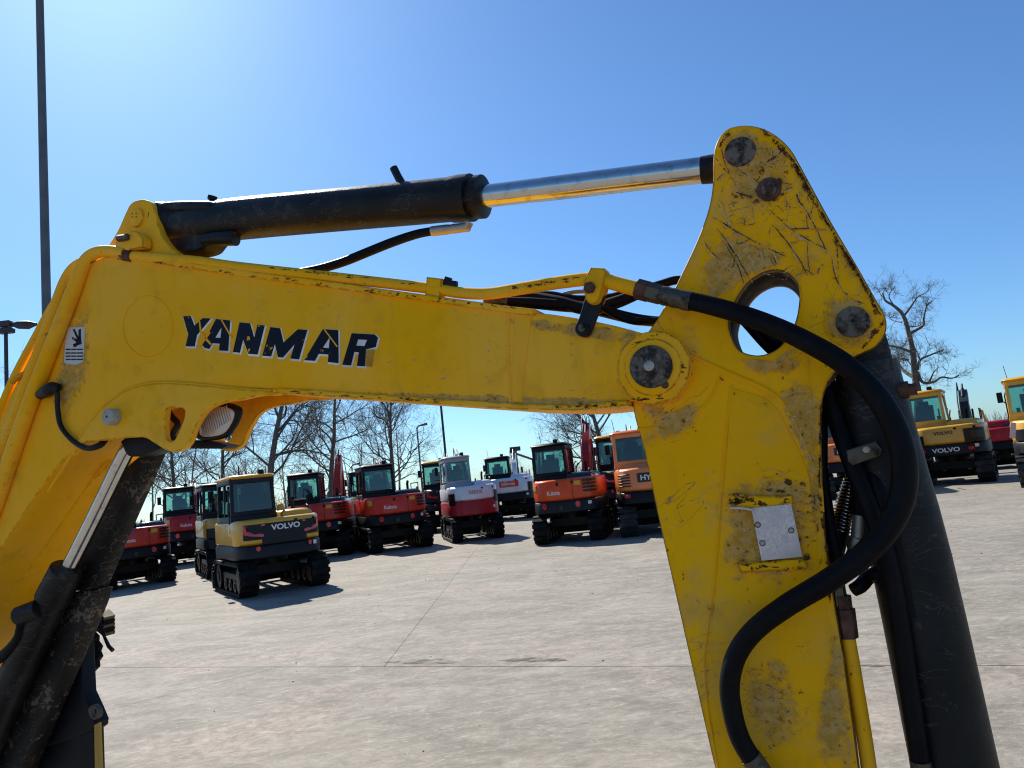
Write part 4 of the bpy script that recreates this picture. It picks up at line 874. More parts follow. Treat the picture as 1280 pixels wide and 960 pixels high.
def boom_parts(col, pose):
    """side profile in (y, z): boom, arm, cylinder and bucket folded forward"""
    P0, P1, P2, P3 = pose
    def limb(a, b, ha, hm, hb, mid=.45, lift=.16):
        a, b = Vector(a), Vector(b); d = (b - a).normalized(); n_ = Vector((-d.y, d.x))
        if n_.y < 0: n_ = -n_
        m_ = a.lerp(b, mid) + n_ * lift
        return [tuple(a + n_ * ha), tuple(m_ + n_ * hm), tuple(b + n_ * hb), tuple(b - n_ * hb), tuple(m_ - n_ * hm), tuple(a - n_ * ha)]
    out = []
    out.append(('boom', MB().prism(limb(P0, P1, .12, .19, .10, .5, .22), 0, -.13, .13).mesh('boom', col, .015, 35)))
    out.append(('dipper_arm', MB().prism(limb(P1, P2, .10, .13, .07, .25, .05), 0, -.10, .10).mesh('dipper_arm', col, .012, 35)))
    mb = MB(); a = Vector(P0) + Vector((.25, .0)); b = Vector(P0).lerp(Vector(P1), .55)
    for sx in (-.19, .19): mb.tube([(sx, a.x, a.y), (sx, (a.x + b.x) / 2, (a.y + b.y) / 2)], .06, 10); mb.tube([(sx, (a.x + b.x) / 2, (a.y + b.y) / 2), (sx, b.x, b.y)], .032, 8)
    m_ = Vector(P0).lerp(Vector(P1), .55) + Vector((0, .36)); e = Vector(P1) + Vector((.12, .24)); mb.tube([(0, m_.x, m_.y), (0, m_.x + (e.x - m_.x) * .6, m_.y + (e.y - m_.y) * .6)], .06, 10); mb.tube([(0, m_.x, m_.y), (0, e.x, e.y)], .03, 8)
    mb.tube([(-.15, P0[0] + .1, P0[1] + .2), (-.17, m_.x - .2, m_.y - .1), (-.15, e.x, e.y + .06), (-.13, P1[0] + .25, P1[1] - .25)], .02, 6)
    out.append(('hydraulic_cylinders', mb.mesh('hydraulic_cylinders', 'near_black', 0, 40)))
    x, z = P2; bk_ = [(x - .12, z + .05), (x + .12, z), (x + .18, z - .30), (x + .02, z - .62), (x - .34, z - .70), (x - .55, z - .58), (x - .50, z - .52), (x - .25, z - .50), (x - .10, z - .3)]
    out.append(('bucket', MB().prism(bk_, 0, -.35, .35).mesh('bucket', 'near_black', .01, 35)))
    return out
POSES = {'mid': ((.95, 1.25), (2.2, 2.45), (2.9, 1.1), 0), 'high': ((.95, 1.25), (2.35, 3.05), (3.0, 1.35), 0), 'low': ((.95, 1.25), (2.55, 2.62), (2.9, .85), 0), 'up': ((.95, 1.25), (1.75, 3.2), (2.9, 1.9), 0)}
def machine(name, label, spec, px, py, H, view_off=-10.0, w=.84):
    gp = ground_pt(px, py); view = math.degrees(math.atan2(gp.x, gp.y)); head = view + view_off
    S = H / 2.5; rz = -R(head); hv = Vector((math.sin(R(head)), math.cos(R(head)), 0))
    loc = gp + hv * 1.3 * S; loc.z = 0
    root = tag(empty(name, loc, rz, (S * w, S, S)), label, 'excavator', 'excavators parked across the yard')
    K = spec['key']; back = spec.get('back', 1.42); bw = 1.06
    def part(nm, key, fn, parent=root, at=None):
        o = link(nm, once(key, fn), parent)
        if at: o.location = at
        return o
    tm = spec.get('track', 'rubber')
    for sx in (-1, 1):
        t = part('track', 'track' + tm, lambda: track_mesh(tm), at=(sx * .86, 0, 0))
        for y in (-1.03, 1.03): part('sprocket', 'sprocket', lambda: wheel_mesh(.27, .30, 'near_black'), t, (0, y, .335))
        for y in (-.55, -.1, .35): part('roller', 'roller', lambda: wheel_mesh(.13, .28, 'near_black'), t, (0, y, .20))
        part('track_frame', 'track_frame', lambda: MB().box((0, 0, .34), (.20, 1.9, .22)).mesh('track_frame', 'near_black', .02), t)
    part('undercarriage', 'undercarriage', lambda: MB().box((0, 0, .46), (1.35, .95, .22)).tube([(0, 0, .5), (0, 0, .80)], .48, 24).beam((-.35, .4, .4), (-.35, 1.55, .28), .12, .14).beam((.35, .4, .4), (.35, 1.55, .28), .12, .14).mesh('undercarriage', 'near_black', .012))
    part('dozer_blade', 'blade' + spec['body'], lambda: MB().prism([(1.52, .04), (1.60, .04), (1.66, .2), (1.68, .4), (1.60, .5), (1.56, .3)], 0, -1.06, 1.06).mesh('dozer_blade', spec.get('blade', 'near_black'), .008))
    zb, zm, zt_ = .74, spec.get('zm', 1.04), spec.get('zt', 1.56)
    sk = part('skirt', K + 'skirt', lambda: body_mesh(spec['skirt'], zb, zm, bw + .01, back + .02))
    bd = part('counterweight', K + 'body', lambda: body_mesh(spec['body'], zm + .004, zt_, bw, back, rnd=.07))
    hd = part('engine_hood', K + 'hood', lambda: MB().loft([[(x, y, z) for x, y in ((.08 + i, -1.12 + i), (.88 - i, -1.02 + i), (.98 - i, -.55), (.98 - i, .85 - i), (.08 + i, .85 - i))] for z, i in ((zt_ - .06, 0), (zt_ + .06, .02), (zt_ + .12, .10), (zt_ + .135, .22))]).mesh('engine_hood', spec['hood'], 0, 45))
    part('floor_deck', K + 'deck', lambda: MB().box((-.5, .3, .80), (1.06, 1.5, .08)).mesh('floor_deck', 'near_black', .01))
    # cab
    cw, cl, cz0, cz1 = 1.14, 1.45, .86, 2.5
    sill = zt_ + .10
    if spec.get('nocab'):
        part('engine_cover', K + 'ecov', lambda: MB().loft([[(x, y, z) for x, y in ((-.95 + i, -1.0 + i), (.95 - i, -1.0 + i), (.95 - i, .8 - i), (-.95 + i, .8 - i))] for z, i in ((zt_ - .05, 0), (zt_ + .22, .04), (zt_ + .28, .12))]).mesh('engine_cover', spec['body'], 0, 40))
        part('exhaust', 'exhaust_low', lambda: MB().tube([(-.55, -.4, zt_ + .2), (-.62, -.42, zt_ + .75)], .05, 8).mesh('exhaust', 'ochre'))
        return root
    cb_ = part('cab', K + 'cab', lambda: cab_frame(spec['cab'], cw, cl, cz0, cz1, sill), at=(-.48, .02, 0))
    part('cab_roof', K + 'roof', lambda: roof_mesh(spec.get('roof', spec['cab']), cw + .03, cl + .03, cz1), cb_)
    gk = spec.get('glass', 'cab_glass')
    def pane(ax, s):
        z0_, z1_ = sill + .06, cz1 - .15; i0, i1 = .07, .11
        if ax == 'y': v = [(-cw / 2 + i0, s * (cl / 2 - .05), z0_), (cw / 2 - i0, s * (cl / 2 - .05), z0_), (cw / 2 - i1, s * (cl / 2 - .085), z1_), (-cw / 2 + i1, s * (cl / 2 - .085), z1_)]
        else: v = [(s * (cw / 2 - .05), -cl / 2 + i0, z0_), (s * (cw / 2 - .05), cl / 2 - i0, z0_), (s * (cw / 2 - .085), cl / 2 - i1, z1_), (s * (cw / 2 - .085), -cl / 2 + i1, z1_)]
        n_ = (Vector(v[1]) - Vector(v[0])).cross(Vector(v[3]) - Vector(v[0])).normalized() * .006
        return MB().loft([v, [tuple(Vector(p) + n_) for p in v]]).mesh('window_pane', gk, 0, 0)
    for ax, s_ in (('y', -1), ('y', 1), ('x', -1), ('x', 1)): part('window_pane', gk + K + ax + str(s_), lambda: pane(ax, s_), cb_)
    def seat_m():
        m_ = MB(); m_.box((0, -.12, 1.62), (.5, .5, .14)); m_.box((0, -.36, 1.85), (.48, .13, .50), Matrix.Rotation(-.12, 3, 'X')); m_.box((0, -.42, 2.13), (.27, .10, .17))
        m_.box((-.32, .05, 1.75), (.08, .42, .10)); m_.box((.32, .05, 1.75), (.08, .42, .10)); m_.tube([(.32, .25, 1.75), (.32, .28, 2.0)], .025, 8); return m_.mesh('seat', 'seat', .04, 40, 2)
    part('seat', 'seat', seat_m, cb_)
    part('mirror', 'mirror', lambda: MB().tube([(-.5, .7, 1.9), (-.66, .76, 2.05)], .015, 6).box((-.68, .76, 2.12), (.14, .05, .26)).mesh('mirror', 'near_black', .01), cb_)
    part('grab_rail', 'grab_rail', lambda: MB().tube([(-.53, -.6, 1.2), (-.57, -.6, 1.3), (-.57, -.6, 2.1), (-.53, -.6, 2.2)], .016, 6).mesh('grab_rail', 'near_black'), cb_)
    if spec.get('worklight', True): part('roof_lamp', 'roof_lamp', lambda: MB().box((.25, -.6, 2.54), (.14, .10, .10)).mesh('roof_lamp', 'near_black', .015), cb_)
    part('exhaust', 'exhaust' + K, lambda: MB().tube([(.62, -.25, zt_ + .1), (.62, -.25, zt_ + .30), (.62, -.33, zt_ + .36)], .045, 10).mesh('exhaust', spec.get('exhaust', 'near_black')))
    for x in (.30, .78): part('hood_latch', K + 'latch%.2f' % x, lambda x=x: MB().box((x, ry(x, 1.06, back) - .012, zt_ - .09), (.07, .03, .05)).mesh('hood_latch', 'near_black', .006))
    for x in (.20, .80): part('lifting_eye', K + 'eye%.1f' % x, lambda x=x: MB().tube([(x, -.9, zt_ + .05), (x, -.9, zt_ + .17), (x, -.82, zt_ + .20), (x, -.76, zt_ + .17), (x, -.76, zt_ + .05)], .016, 6).mesh('lifting_eye', 'near_black'))
    part('warning_label', K + 'wl', lambda: panel(.72, .82, .90, .98, .022, 'white_decal', 'warning_label', back=back + .02, n=3, thick=.004))
    part('hydraulic_hose', 'boom_hoses', lambda: MB().tube(cr([(-.02, .7, 1.15), (-.03, 1.0, 1.75), (-.02, 1.3, 1.95), (.0, 1.6, 2.0)], 5), .022, 6).tube(cr([(.06, .7, 1.15), (.05, 1.05, 1.70), (.06, 1.35, 1.88), (.06, 1.65, 1.95)], 5), .022, 6).mesh('hydraulic_hose', 'hose'))
    part('hand_rail', 'hand_rail', lambda: MB().tube([(.95, -.45, zt_ + .02), (.95, -.45, zt_ + .30), (.95, .55, zt_ + .30), (.95, .55, zt_ + .02)], .017, 6).mesh('hand_rail', 'near_black'))
    part('antenna', 'antenna', lambda: MB().tube([(-.42, .3, 2.5), (-.46, .28, 2.86)], .008, 5).mesh('antenna', 'near_black'), cb_)
    part('step', 'step', lambda: MB().box((-1.10, .25, .70), (.12, .5, .05)).mesh('step', 'near_black', .01))
    if K == 'volvo_new': part('beacon', 'beacon', lambda: MB().tube([(.12, -.9, zt_ + .12), (.12, -.9, zt_ + .16), (.12, -.9, zt_ + .26), (.12, -.9, zt_ + .29)], [.09, .09, .07, .03], 12).mesh('beacon', 'amber_tag'))
    # tail details
    for nm, key, fn in spec['details'](spec): part(nm, K + key, fn)
    bx = spec.get('boomcol', spec['body']); ps = spec.get('pose', 'low')
    for nm, key_i in (('boom', 0), ('dipper_arm', 1), ('hydraulic_cylinders', 2), ('bucket', 3)):
        bl = once(bx + ps, lambda: boom_parts(bx, POSES[ps])); link(nm, bl[key_i][1], root).location = (spec.get('boomx', .22), 0, 0)
    return root
# ---- tail details by make
def kubota_details(sp):
    bk_ = 1.42; d = []
    d.append(('door_gap', 'gap', lambda: panel(.285, .305, 1.05, 1.55, .001, 'letter_black', 'door_gap', back=bk_, n=2, thick=.003)))
    for i in range(4): d.append(('vent', 'vent%d' % i, lambda i=i: panel(.62, 1.0, 1.46 - i * .085, 1.51 - i * .085, .004, 'letter_black', 'vent', back=bk_, n=10)))
    d.append(('maker_plate', 'tag', lambda: panel(.36, .56, 1.38, 1.49, .003, 'amber_tag', 'maker_plate', back=bk_, n=4, thick=.006)))
    d.append(('warning_label', 'tag2', lambda: panel(-.98, -.86, 1.32, 1.46, .003, 'amber_tag', 'warning_label', back=bk_, n=4, thick=.006)))
    d.append(('emblem', 'emb', lambda: panel(-.20, -.12, 1.40, 1.49, .003, 'decal_blue' if sp.get('blue') else 'anthracite', 'emblem', back=bk_, n=3, thick=.006)))
    d.append(('lettering', 'txt', lambda: back_text('Kubota', .105, 'letter_white', -.30, 1.19, .002, .40, .008, back=bk_)))
    for x in (-.62, .42):
        d.append(('tail_lamp', 'tl%.1f' % x, lambda x=x: on_back([(x + .075 * math.cos(a_ * .524), .93 + .075 * math.sin(a_ * .524)) for a_ in range(12)], .02, 'lamp_red', 'tail_lamp', back=bk_ + .02)))
    d.append(('tow_hole', 'th', lambda: on_back([(-.1 + .06 * math.cos(a_ * .524), .87 + .06 * math.sin(a_ * .524)) for a_ in range(12)], .02, 'letter_black', 'tow_hole', back=bk_ + .02)))
    return d
def volvo_new_details(sp):
    bk_ = 1.42; d = []
    d.append(('rear_panel', 'rp', lambda: panel(-.90, .92, 1.13, 1.44, .004, 'anthracite', 'rear_panel', back=bk_, n=22)))
    d.append(('rear_panel', 'rp2', lambda: panel(-.52, .55, 1.02, 1.15, .008, 'anthracite', 'rear_panel', back=bk_, n=16)))
    d.append(('lettering', 'txt', lambda: back_text('VOLVO', .115, 'letter_white', .04, 1.29, .026, .70, .03, back=bk_)))
    for s_ in (-1, 1):
        pl = [(s_ * .50, 1.18), (s_ * .48, 1.23), (s_ * .84, 1.31), (s_ * .86, 1.40), (s_ * .46, 1.395), (s_ * .45, 1.43), (s_ * .90, 1.43), (s_ * .92, 1.26), (s_ * .80, 1.22)]
        d.append(('tail_lamp', 'ch%d' % s_, lambda pl=pl: on_back(pl, .034, 'lamp_red', 'tail_lamp', back=bk_)))
        d.append(('reflector', 'rf%d' % s_, lambda s_=s_: on_back([(s_ * .62 + .05 * math.cos(a_ * .524), .95 + .05 * math.sin(a_ * .524)) for a_ in range(12)], .02, 'lamp_red', 'reflector', back=bk_ + .02)))
    return d
def volvo_old_details(sp):
    bk_ = 1.42; d = []
    d.append(('rear_panel', 'rp', lambda: panel(-1.0, -.55, 1.05, 1.30, .004, 'anthracite', 'rear_panel', back=bk_, n=10)))
    d.append(('rear_panel', 'rp3', lambda: panel(.50, 1.0, 1.05, 1.38, .004, 'anthracite', 'rear_panel', back=bk_, n=10)))
    d.append(('grille', 'gr', lambda: panel(.66, .96, 1.12, 1.32, .022, 'letter_black', 'grille', back=bk_, n=8, thick=.01)))
    d.append(('lettering', 'txt', lambda: back_text('VOLVO', .085, 'letter_black', -.02, 1.28, .002, .50, .03, back=bk_)))
    d.append(('lettering', 'txt2', lambda: back_text('VOLVO', .115, 'letter_white', -.02, .83, .022, .72, .03, back=bk_ + .02)))
    for x in (-.62, .62): d.append(('tail_lamp', 'tl%.1f' % x, lambda x=x: panel(x - .07, x + .07, .84, .92, .022, 'lamp_red', 'tail_lamp', back=bk_ + .02, n=3)))
    return d
def white_details(sp):
    bk_ = 1.42; d = []
    d.append(('lettering', 'txt', lambda: back_text(sp['text'], .10, sp['textcol'], .0, 1.34, .002 if 'logo' not in sp else .03, .55, .015, back=bk_)))
    if 'logo' in sp: d.append(('logo_panel', 'lg', lambda: panel(-.42, .42, 1.27, 1.50, .004, 'lamp_red', 'logo_panel', back=bk_, n=14)))
    for x in (-.93, .93): d.append(('corner_guard', 'cg%.1f' % x, lambda x=x: panel(x - .10, x + .10, 1.06, 1.40, .006, 'near_black', 'corner_guard', back=bk_, n=6)))
    return d
def hyundai_details(sp):
    bk_ = 1.42; d = []
    d.append(('name_panel', 'np', lambda: panel(-.52, .52, 1.24, 1.45, .004, 'letter_black', 'name_panel', back=bk_, n=14)))
    d.append(('lettering', 'txt', lambda: back_text('HYUNDAI', .125, 'letter_white', .0, 1.28, .026, .88, .02, back=bk_)))
    for i in range(5): d.append(('vent', 'vl%d' % i, lambda i=i: panel(-1.0, -.70, 1.16 + i * .065, 1.19 + i * .065, .003, 'letter_black', 'vent', back=bk_, n=8, thick=.01)))
    for x in (-.8, .8): d.append(('tail_lamp', 'tl%.1f' % x, lambda x=x: panel(x - .06, x + .06, .90, .98, .022, 'lamp_red', 'tail_lamp', back=bk_ + .02, n=3)))
    d.append(('hood_latch', 'hl', lambda: MB().box((0, -1.36, 1.60), (.10, .06, .08)).mesh('hood_latch', 'near_black', .01)))
    return d
def sp(key, body, skirt, hood, cab, det, **kw): return dict(key=key, body=body, skirt=skirt, hood=hood, cab=cab, details=det, **kw)
KU = sp('kub_red', 'red', 'near_black', 'hood_gloss', 'near_black', kubota_details, boomcol='red', blue=True, pose='low')
KU2 = sp('kub_orange', 'orange_red', 'anthracite', 'hood_gloss', 'near_black', kubota_details, boomcol='deep_red', pose='high', boomx=.42)
KU3 = sp('kub_red_g', 'red', 'near_black', 'hood_gloss', 'near_black', kubota_details, boomcol='deep_red', pose='low')
KUD = sp('kub_dark', 'deep_red', 'near_black', 'hood_gloss', 'near_black', kubota_details, boomcol='deep_red', pose='low')
VN = sp('volvo_new', 'volvo_yellow', 'anthracite', 'volvo_yellow', 'anthracite', volvo_new_details, roof='volvo_yellow', boomcol='anthracite', zm=1.02, zt=1.54, glass='dark_glass')
VNB = sp('volvo_new_b', 'anthracite', 'near_black', 'volvo_yellow', 'near_black', volvo_new_details, roof='volvo_yellow', boomcol='anthracite', zm=1.02, zt=1.50)
VO = sp('volvo_old', 'volvo_yellow', 'anthracite', 'volvo_yellow', 'volvo_yellow', volvo_old_details, boomcol='anthracite', pose='mid', boomx=.50, track='steel_track', zm=1.03, zt=1.50)
VC = sp('volvo_c', 'ochre', 'near_black', 'ochre', 'near_black', volvo_old_details, boomcol='anthracite', pose='low')
TK = sp('takeuchi', 'white', 'deep_red', 'white', 'grey_cab', white_details, text='TAKEUCHI', textcol='lamp_red', boomcol='deep_red', zm=1.16, zt=1.58)
BC = sp('bobcat', 'white', 'near_black', 'white', 'near_black', white_details, text='Bobcat', textcol='letter_white', logo=1, boomcol='white', zt=1.62)
HY = sp('hyundai', 'orange', 'near_black', 'orange', 'orange', hyundai_details, boomcol='orange', zt=1.58, glass='dark_glass', track='steel_track')
machine('tracked_excavator', 'red excavator half hidden behind the black lift cylinder at lower left', KU, 175, 733, 2.6, -9)
machine('tracked_excavator', 'dark red excavator far back between the leftmost red one and the small yellow one', KUD, 246, 704, 2.95, -3)
machine('tracked_excavator', 'ochre excavator squeezed in behind the nearest dark-tailed yellow one', VC, 305, 718, 2.65, -9)
machine('tracked_excavator', 'nearest parked excavator, yellow with dark grey tail, red chevron lamps and white VOLVO', VN, 358, 740, 2.55, -15, .85)
machine('tracked_excavator', 'red excavator with upright red boom just right of the nearest yellow one', dict(KU, key='kub_red', pose='high', boomx=.45), 399, 698, 2.8, 8)
machine('tracked_excavator', 'yellow and black excavator whose ochre side shows left of a red Kubota', VC, 474, 672, 2.95, -4)
machine('tracked_excavator', 'red excavator with black hood, a red and white crane tip above its cab', KU3, 503, 688, 2.8, -11)
machine('tracked_excavator', 'yellow roofed dark excavator behind, between the red one and the white and red one', VNB, 566, 664, 2.98, -2)
machine('tracked_excavator', 'white excavator with grey cab and dark red lower tail', TK, 599, 676, 2.82, -9, .70)
machine('tracked_excavator', 'white excavator with black cab and red logo panel far behind the grey cabbed one', BC, 641, 650, 3.0, 2, .88)
machine('tracked_excavator', 'bright orange red excavator in the middle with upright red boom beside its cab', KU2, 712, 679, 2.72, 9, .80)
machine('tracked_excavator', 'yellow roofed excavator wedged behind the orange red and the orange ones', VNB, 796, 656, 2.95, 0)
machine('tracked_excavator', 'orange excavator with black HYUNDAI panel partly behind the yellow arm', HY, 832, 668, 2.82, -4, .92)
machine('tracked_excavator', 'orange excavator glimpsed between the yellow arm and the black bucket cylinder', HY, 1076, 622, 2.95, -4, .95)
machine('tracked_excavator', 'yellow excavator with white VOLVO on its dark skirt, right of the bucket cylinder', VO, 1192, 606, 3.45, 4, .86)
machine('tracked_excavator', 'low red machine without a cab between the two yellow excavators at right', dict(KUD, key='kub_low', nocab=True, pose='low'), 1262, 586, 2.9, 0)
machine('tracked_excavator', 'yellow excavator cut off by the right edge of the picture', VO, 1344, 606, 3.25, -3, .88)
qx = bpy.data.objects['tracked_excavator.016']
link('warning_bar', MB().beam((-1.06, -1.28, 1.12), (-.98, -1.30, 1.46), .12, .02, Vector((0, 1, 0))).mesh('warning_bar', 'warning_pale', .004), qx)
# ------------------------------------------------------------------ poles
def at_dist(px, py, d): r_ = ray(px, py); return CAM + r_ * (d / math.hypot(r_.x, r_.y))
def pole(px, d, h, r0_, r1_, label, mat, lamp=None):
    p = at_dist(px, 600, d); p.z = 0
    t = tag(empty('lamp_post', p), label, 'lamp post', 'lamp posts around the yard')
    link('pole', MB().tube([(0, 0, 0), (0, 0, .3), (0, 0, h)], [r0_ * 1.25, r0_, r1_], 14).mesh('pole', mat), t)
    link('base_plate', MB().box((0, 0, .015), (r0_ * 5, r0_ * 5, .03)).mesh('base_plate', mat, .004), t)
    if lamp == 'double':
        link('bracket', MB().box((0, 0, h + .08), (.42, .25, .22)).box((0, 0, h - .16), (.5, .3, .18)).mesh('bracket', 'pole_dark', .03), t)
        for s_ in (-1, 1): link('lamp_head', MB().tube([(s_ * .2, 0, h + .05), (s_ * .45, 0, h), (s_ * .8, 0, h - .04), (s_ * 1.08, 0, h - .04)], [.05, .14, .15, .05], 12).mesh('lamp_head', 'pole_dark'), t)
    else:
        link('lamp_head', MB().tube([(0, 0, h), (.15, 0, h + .12), (.7, 0, h + .2)], [.05, .05, .10], 10).mesh('lamp_head', mat), t)
    return t
pole(63, 14.5, 22, .082, .05, 'tall grey pole rising out of the top of the picture', 'pole_grey')
zz = at_dist(9, 408, 30).z
pole(10, 30, zz, .075, .06, 'short twin headed lamp post at the left edge', 'pole_dark', 'double')
pole(560, 40, at_dist(552, 430, 40).z, .07, .06, 'thin dark pole passing up behind the boom near the white cab', 'pole_dark')
pole(527, 48, at_dist(519, 535, 48).z, .07, .05, 'slim lamp post with one short arm beside the fourth tree', 'pole_grey')
pole(441, 62, at_dist(440, 583, 62).z, .08, .06, 'small distant lamp post between two trees', 'pole_grey')
# jib of a small crane showing over the white excavator
p = at_dist(648, 600, 60); p.z = 0
t = tag(empty('crane', p), 'thin grey loading crane standing far off above the white excavator', 'crane')
z1 = at_dist(648, 563, 60).z
link('mast', MB().box((0, 0, z1 / 2), (.25, .25, z1)).mesh('mast', 'pole_grey', .01), t)
link('jib', MB().beam((-.5, 0, z1), (3.0, 1.0, z1 - 1.6), .16, .16).beam((3.0, 1, z1 - 1.6), (3.0, 1, z1 - 3.2), .12, .12).mesh('jib', 'pole_grey', .005), t)
link('crane_head', MB().box((0, 0, z1 + .15), (.9, .4, .35)).mesh('crane_head', 'pole_dark', .03), t)
# ------------------------------------------------------------------ bare trees
def tree_mesh(seed, H, spread, lean=0.0, levels=5, r0_=None, thin=1.0):
    rn = random.Random(seed); trunk, crown = MB(), MB(); r0_ = r0_ or H * .024
    def limb(p, d, L, r_, lev):
        n = 5 if lev > 2 else (4 if lev > 0 else 2)
        pts = [p.copy()]; rs_ = [r_]; q = p.copy(); dd = d.copy()
        for i in range(n):
            dd = (dd + Vector((rn.gauss(0, 1), rn.gauss(0, 1), rn.gauss(.10, .8))) * (.20 if lev < levels else .06)).normalized()
            q = q + dd * (L / n); pts.append(q.copy()); rs_.append(r_ * (1 - .62 * (i + 1) / n) if lev < levels else r_ * (1 - .72 * (i + 1) / n))
        m_ = trunk if lev == levels else crown
        m_.tube(pts, rs_, 8 if lev == levels else (5 if lev > 2 else 3), lev > 2)
        if lev == 0: return
        k_ = {5: 14, 4: 6, 3: 5, 2: 4, 1: 3}[lev]
        for i in range(k_):
            t = (.30 + .70 * (i + rn.random()) / k_) if lev == levels else rn.uniform(.22, 1.0)
            j = min(n - 1, int(t * n)); f_ = t * n - j; bp_ = pts[j].lerp(pts[j + 1], f_); br = rs_[j] + (rs_[j + 1] - rs_[j]) * f_
            ax = (pts[j + 1] - pts[j]).normalized(); o_ = ax.orthogonal().normalized(); o_.rotate(Matrix.Rotation(rn.uniform(0, 6.283), 3, ax))
            ang = rn.uniform(.6, 1.25) if lev == levels else rn.uniform(.4, 1.1)
            nd = (ax * math.cos(ang) + o_ * math.sin(ang)); nd.z += .12 if lev < levels else .05; nd.normalize()
            LL = L * ({5: spread * (1.08 - .62 * t)}.get(lev, rn.uniform(.48, .74)))
            limb(bp_, nd, LL * rn.uniform(.8, 1.15), max(.0042 * thin, min(br * .72, r_ * ({5: .30}.get(lev, .48)))), lev - 1)
    limb(Vector((0, 0, 0)), Vector((lean, 0, 1)).normalized(), H * .92, r0_, levels)
    return trunk, crown
def tree(px, py, d, top_py, seed, spread, label, lean=0, r_=None, mat='bark', levels=5):
    p = at_dist(px, py, d); p.z = 0; H = max(4, at_dist(px, top_py, d).z)
    a, b = tree_mesh(seed, H, spread, lean, levels, r_, d / 45)
    t = tag(empty('bare_tree', p), label, 'tree', 'bare trees behind the yard')
    link('trunk', a.mesh('trunk', mat, 0, 60), t); link('crown', b.mesh('crown', mat, 0, 0), t)
    return t
tree(334, 620, 46, 430, 3, .50, 'large bare oak behind the nearest yellow excavator, its crown cut by the boom', .02, .27)
tree(411, 615, 50, 450, 8, .46, 'bare tree right of the large oak with a straight dark trunk', -.02, .22)
tree(487, 610, 52, 478, 14, .50, 'spreading bare tree above the red excavator with the crane tip', .06, .20)
tree(276, 625, 54, 500, 21, .44, 'bare tree whose trunk rises below the work lamp', 0, .20)
tree(221, 630, 56, 520, 27, .46, 'leftmost bare tree, beside the lift cylinder', .03, .19)
tree(763, 580, 44, 470, 33, .55, 'bare tree behind the orange excavator, its branches under the boom', -.03, .23)
def limbed_tree(d, label, trunk_px, limbs_px, base_r):
    rn = random.Random(9); q0 = at_dist(trunk_px[0][0], 600, d); q0.z = 0
    fw = Vector((q0.x, q0.y, 0)).normalized()
    def P(x, y, off=0.0): return at_dist(x, y, d + off) - q0
    tk, cw_ = MB(), MB()
    pts = [Vector((0, 0, 0))] + [P(*p) for p in trunk_px]; path = cr([tuple(p) for p in pts], 4)
    n = len(path); tk.tube(path, [base_r * (1 - .86 * (i / (n - 1)) ** .8) for i in range(n)], 9)
    def twig(p, dr, L, r_, lev):
        m = 4; q = p.copy(); a = [q.copy()]; dd = dr.copy()
        for i in range(m):
            dd = (dd + Vector((rn.gauss(0, 1), rn.gauss(0, 1), rn.gauss(.1, 1))) * .22).normalized(); q = q + dd * L / m; a.append(q.copy())
        cw_.tube(a, [r_ * (1 - .7 * i / m) for i in range(m + 1)], 3, False)
        if lev:
            for i in range(4):
                k_ = rn.randint(1, m); dv = (dd + Vector((rn.gauss(0, 1), rn.gauss(0, 1), rn.gauss(.15, 1))) * .75).normalized(); twig(a[k_], dv, L * rn.uniform(.45, .8), r_ * .6, lev - 1)
    for br, r_ in limbs_px:
        o_ = rn.uniform(-2.2, 2.2); ps = [P(x, y, o_ * i / max(1, len(br) - 1)) for i, (x, y) in enumerate(br)]
        pa = cr([tuple(p) for p in ps], 4); n = len(pa)
        r_ *= .8; cw_.tube(pa, [r_ * (1 - .7 * i / (n - 1)) for i in range(n)], 6, False)
        L_ = sum((pa[i + 1] - pa[i]).length for i in range(n - 1))
        for i in range(int(4 + L_ * 1.7)):
            k_ = rn.randint(n // 4, n - 1); dr = (pa[min(k_ + 1, n - 1)] - pa[max(0, k_ - 1)]).normalized(); dv = (dr * .8 + Vector((rn.gauss(0, 1), rn.gauss(0, 1), rn.gauss(.2, 1))) * .8).normalized()
            twig(pa[k_], dv, rn.uniform(.4, .95), .015, 3)
    t = tag(empty('bare_tree', q0), label, 'tree', 'bare trees behind the yard')
    link('trunk', tk.mesh('trunk', 'bark', 0, 60), t); link('crown', cw_.mesh('crown', 'bark', 0, 60), t)
Z = lambda *l: [(1080 + x / 6.4, 340 + y / 6.4) for x, y in l]
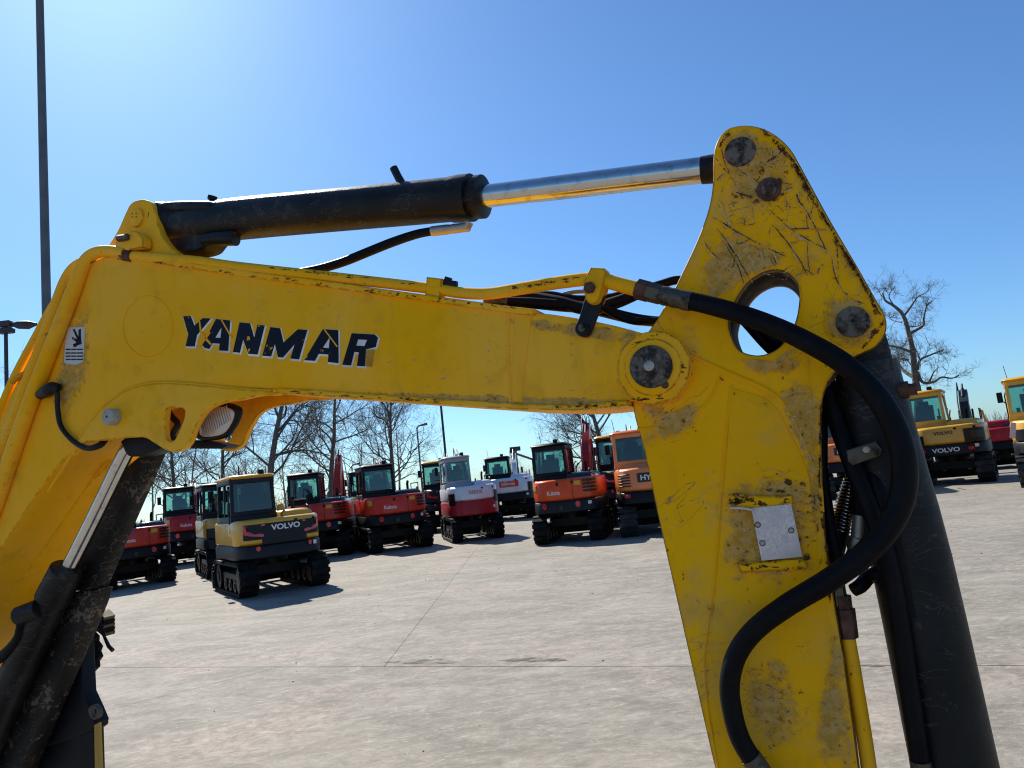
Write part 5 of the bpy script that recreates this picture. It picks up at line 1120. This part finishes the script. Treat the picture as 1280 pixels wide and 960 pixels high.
limbed_tree(42, 'tall bare tree standing alone over the right hand yellow excavator', Z((436, 1060), (430, 960), (408, 840), (390, 640), (355, 480), (312, 345), (240, 272), (170, 228), (150, 165)),
    [(Z((370, 492), (450, 445), (480, 415), (478, 380), (500, 275), (548, 228)), .10), (Z((318, 352), (380, 270), (430, 200), (490, 172)), .08), (Z((300, 402), (220, 382), (195, 320)), .05),
     (Z((382, 642), (290, 608), (200, 588), (140, 560)), .10), (Z((296, 612), (330, 570), (355, 535)), .05), (Z((402, 845), (330, 800), (285, 750), (270, 690), (215, 668)), .13), (Z((282, 752), (225, 718), (170, 725)), .06),
     (Z((430, 780), (448, 705), (540, 660), (640, 620)), .10), (Z((425, 800), (470, 882), (560, 878), (620, 842), (700, 850), (760, 830)), .11), (Z((345, 440), (430, 432), (475, 405)), .05), (Z((395, 590), (440, 680), (455, 770)), .06),
     (Z((240, 272), (200, 190), (250, 110)), .05), (Z((170, 228), (120, 160), (110, 120)), .04), (Z((360, 700), (300, 700), (250, 640)), .06), (Z((520, 880), (560, 800), (600, 760)), .05), (Z((390, 760), (330, 690), (300, 700)), .05)], .25)
fm = [[(n_, m_.mesh(n_, 'bark_far', 0, 0)) for n_, m_ in zip(('trunk', 'crown'), tree_mesh(100 + i, 9, .5, 0, 4, .16, 2.2))] for i in range(3)]
rf = random.Random(5)
for i in range(32):
    px = -40 + i * 26 + rf.uniform(-9, 9); sc_ = 1 if px < 520 else .42; d = rf.uniform(75, 105)
    p = at_dist(px, 600, d); p.z = 0
    t = tag(empty('distant_tree', p, rf.uniform(0, 6), (sc_, sc_, sc_ * rf.uniform(.7, 1.15))), 'pale thin bare tree in the far belt of woodland', 'tree', 'pale bare trees along the far edge')
    for n_, me in fm[i % 3]: link(n_, me, t)

# low brush along the far edge of the yard
mb = MB(); rb = random.Random(12)
for i in range(5200):
    px = rb.uniform(-160, 1440); d = rb.uniform(92, 120); p = at_dist(px, 600, d); h = rb.uniform(.6, 2.6) * (1 + .5 * math.sin(px * .021)); q = Vector((p.x + rb.gauss(0, .5), p.y + rb.gauss(0, .5), h))
    mb.tube([(p.x, p.y, 0), ((p.x + q.x) / 2 + rb.gauss(0, .12), (p.y + q.y) / 2, h * .55), q], [.05, .035, .012], 3, False)
tag(link('distant_undergrowth', mb.mesh('distant_undergrowth', 'bark_far', 0, 0)), kind='stuff')
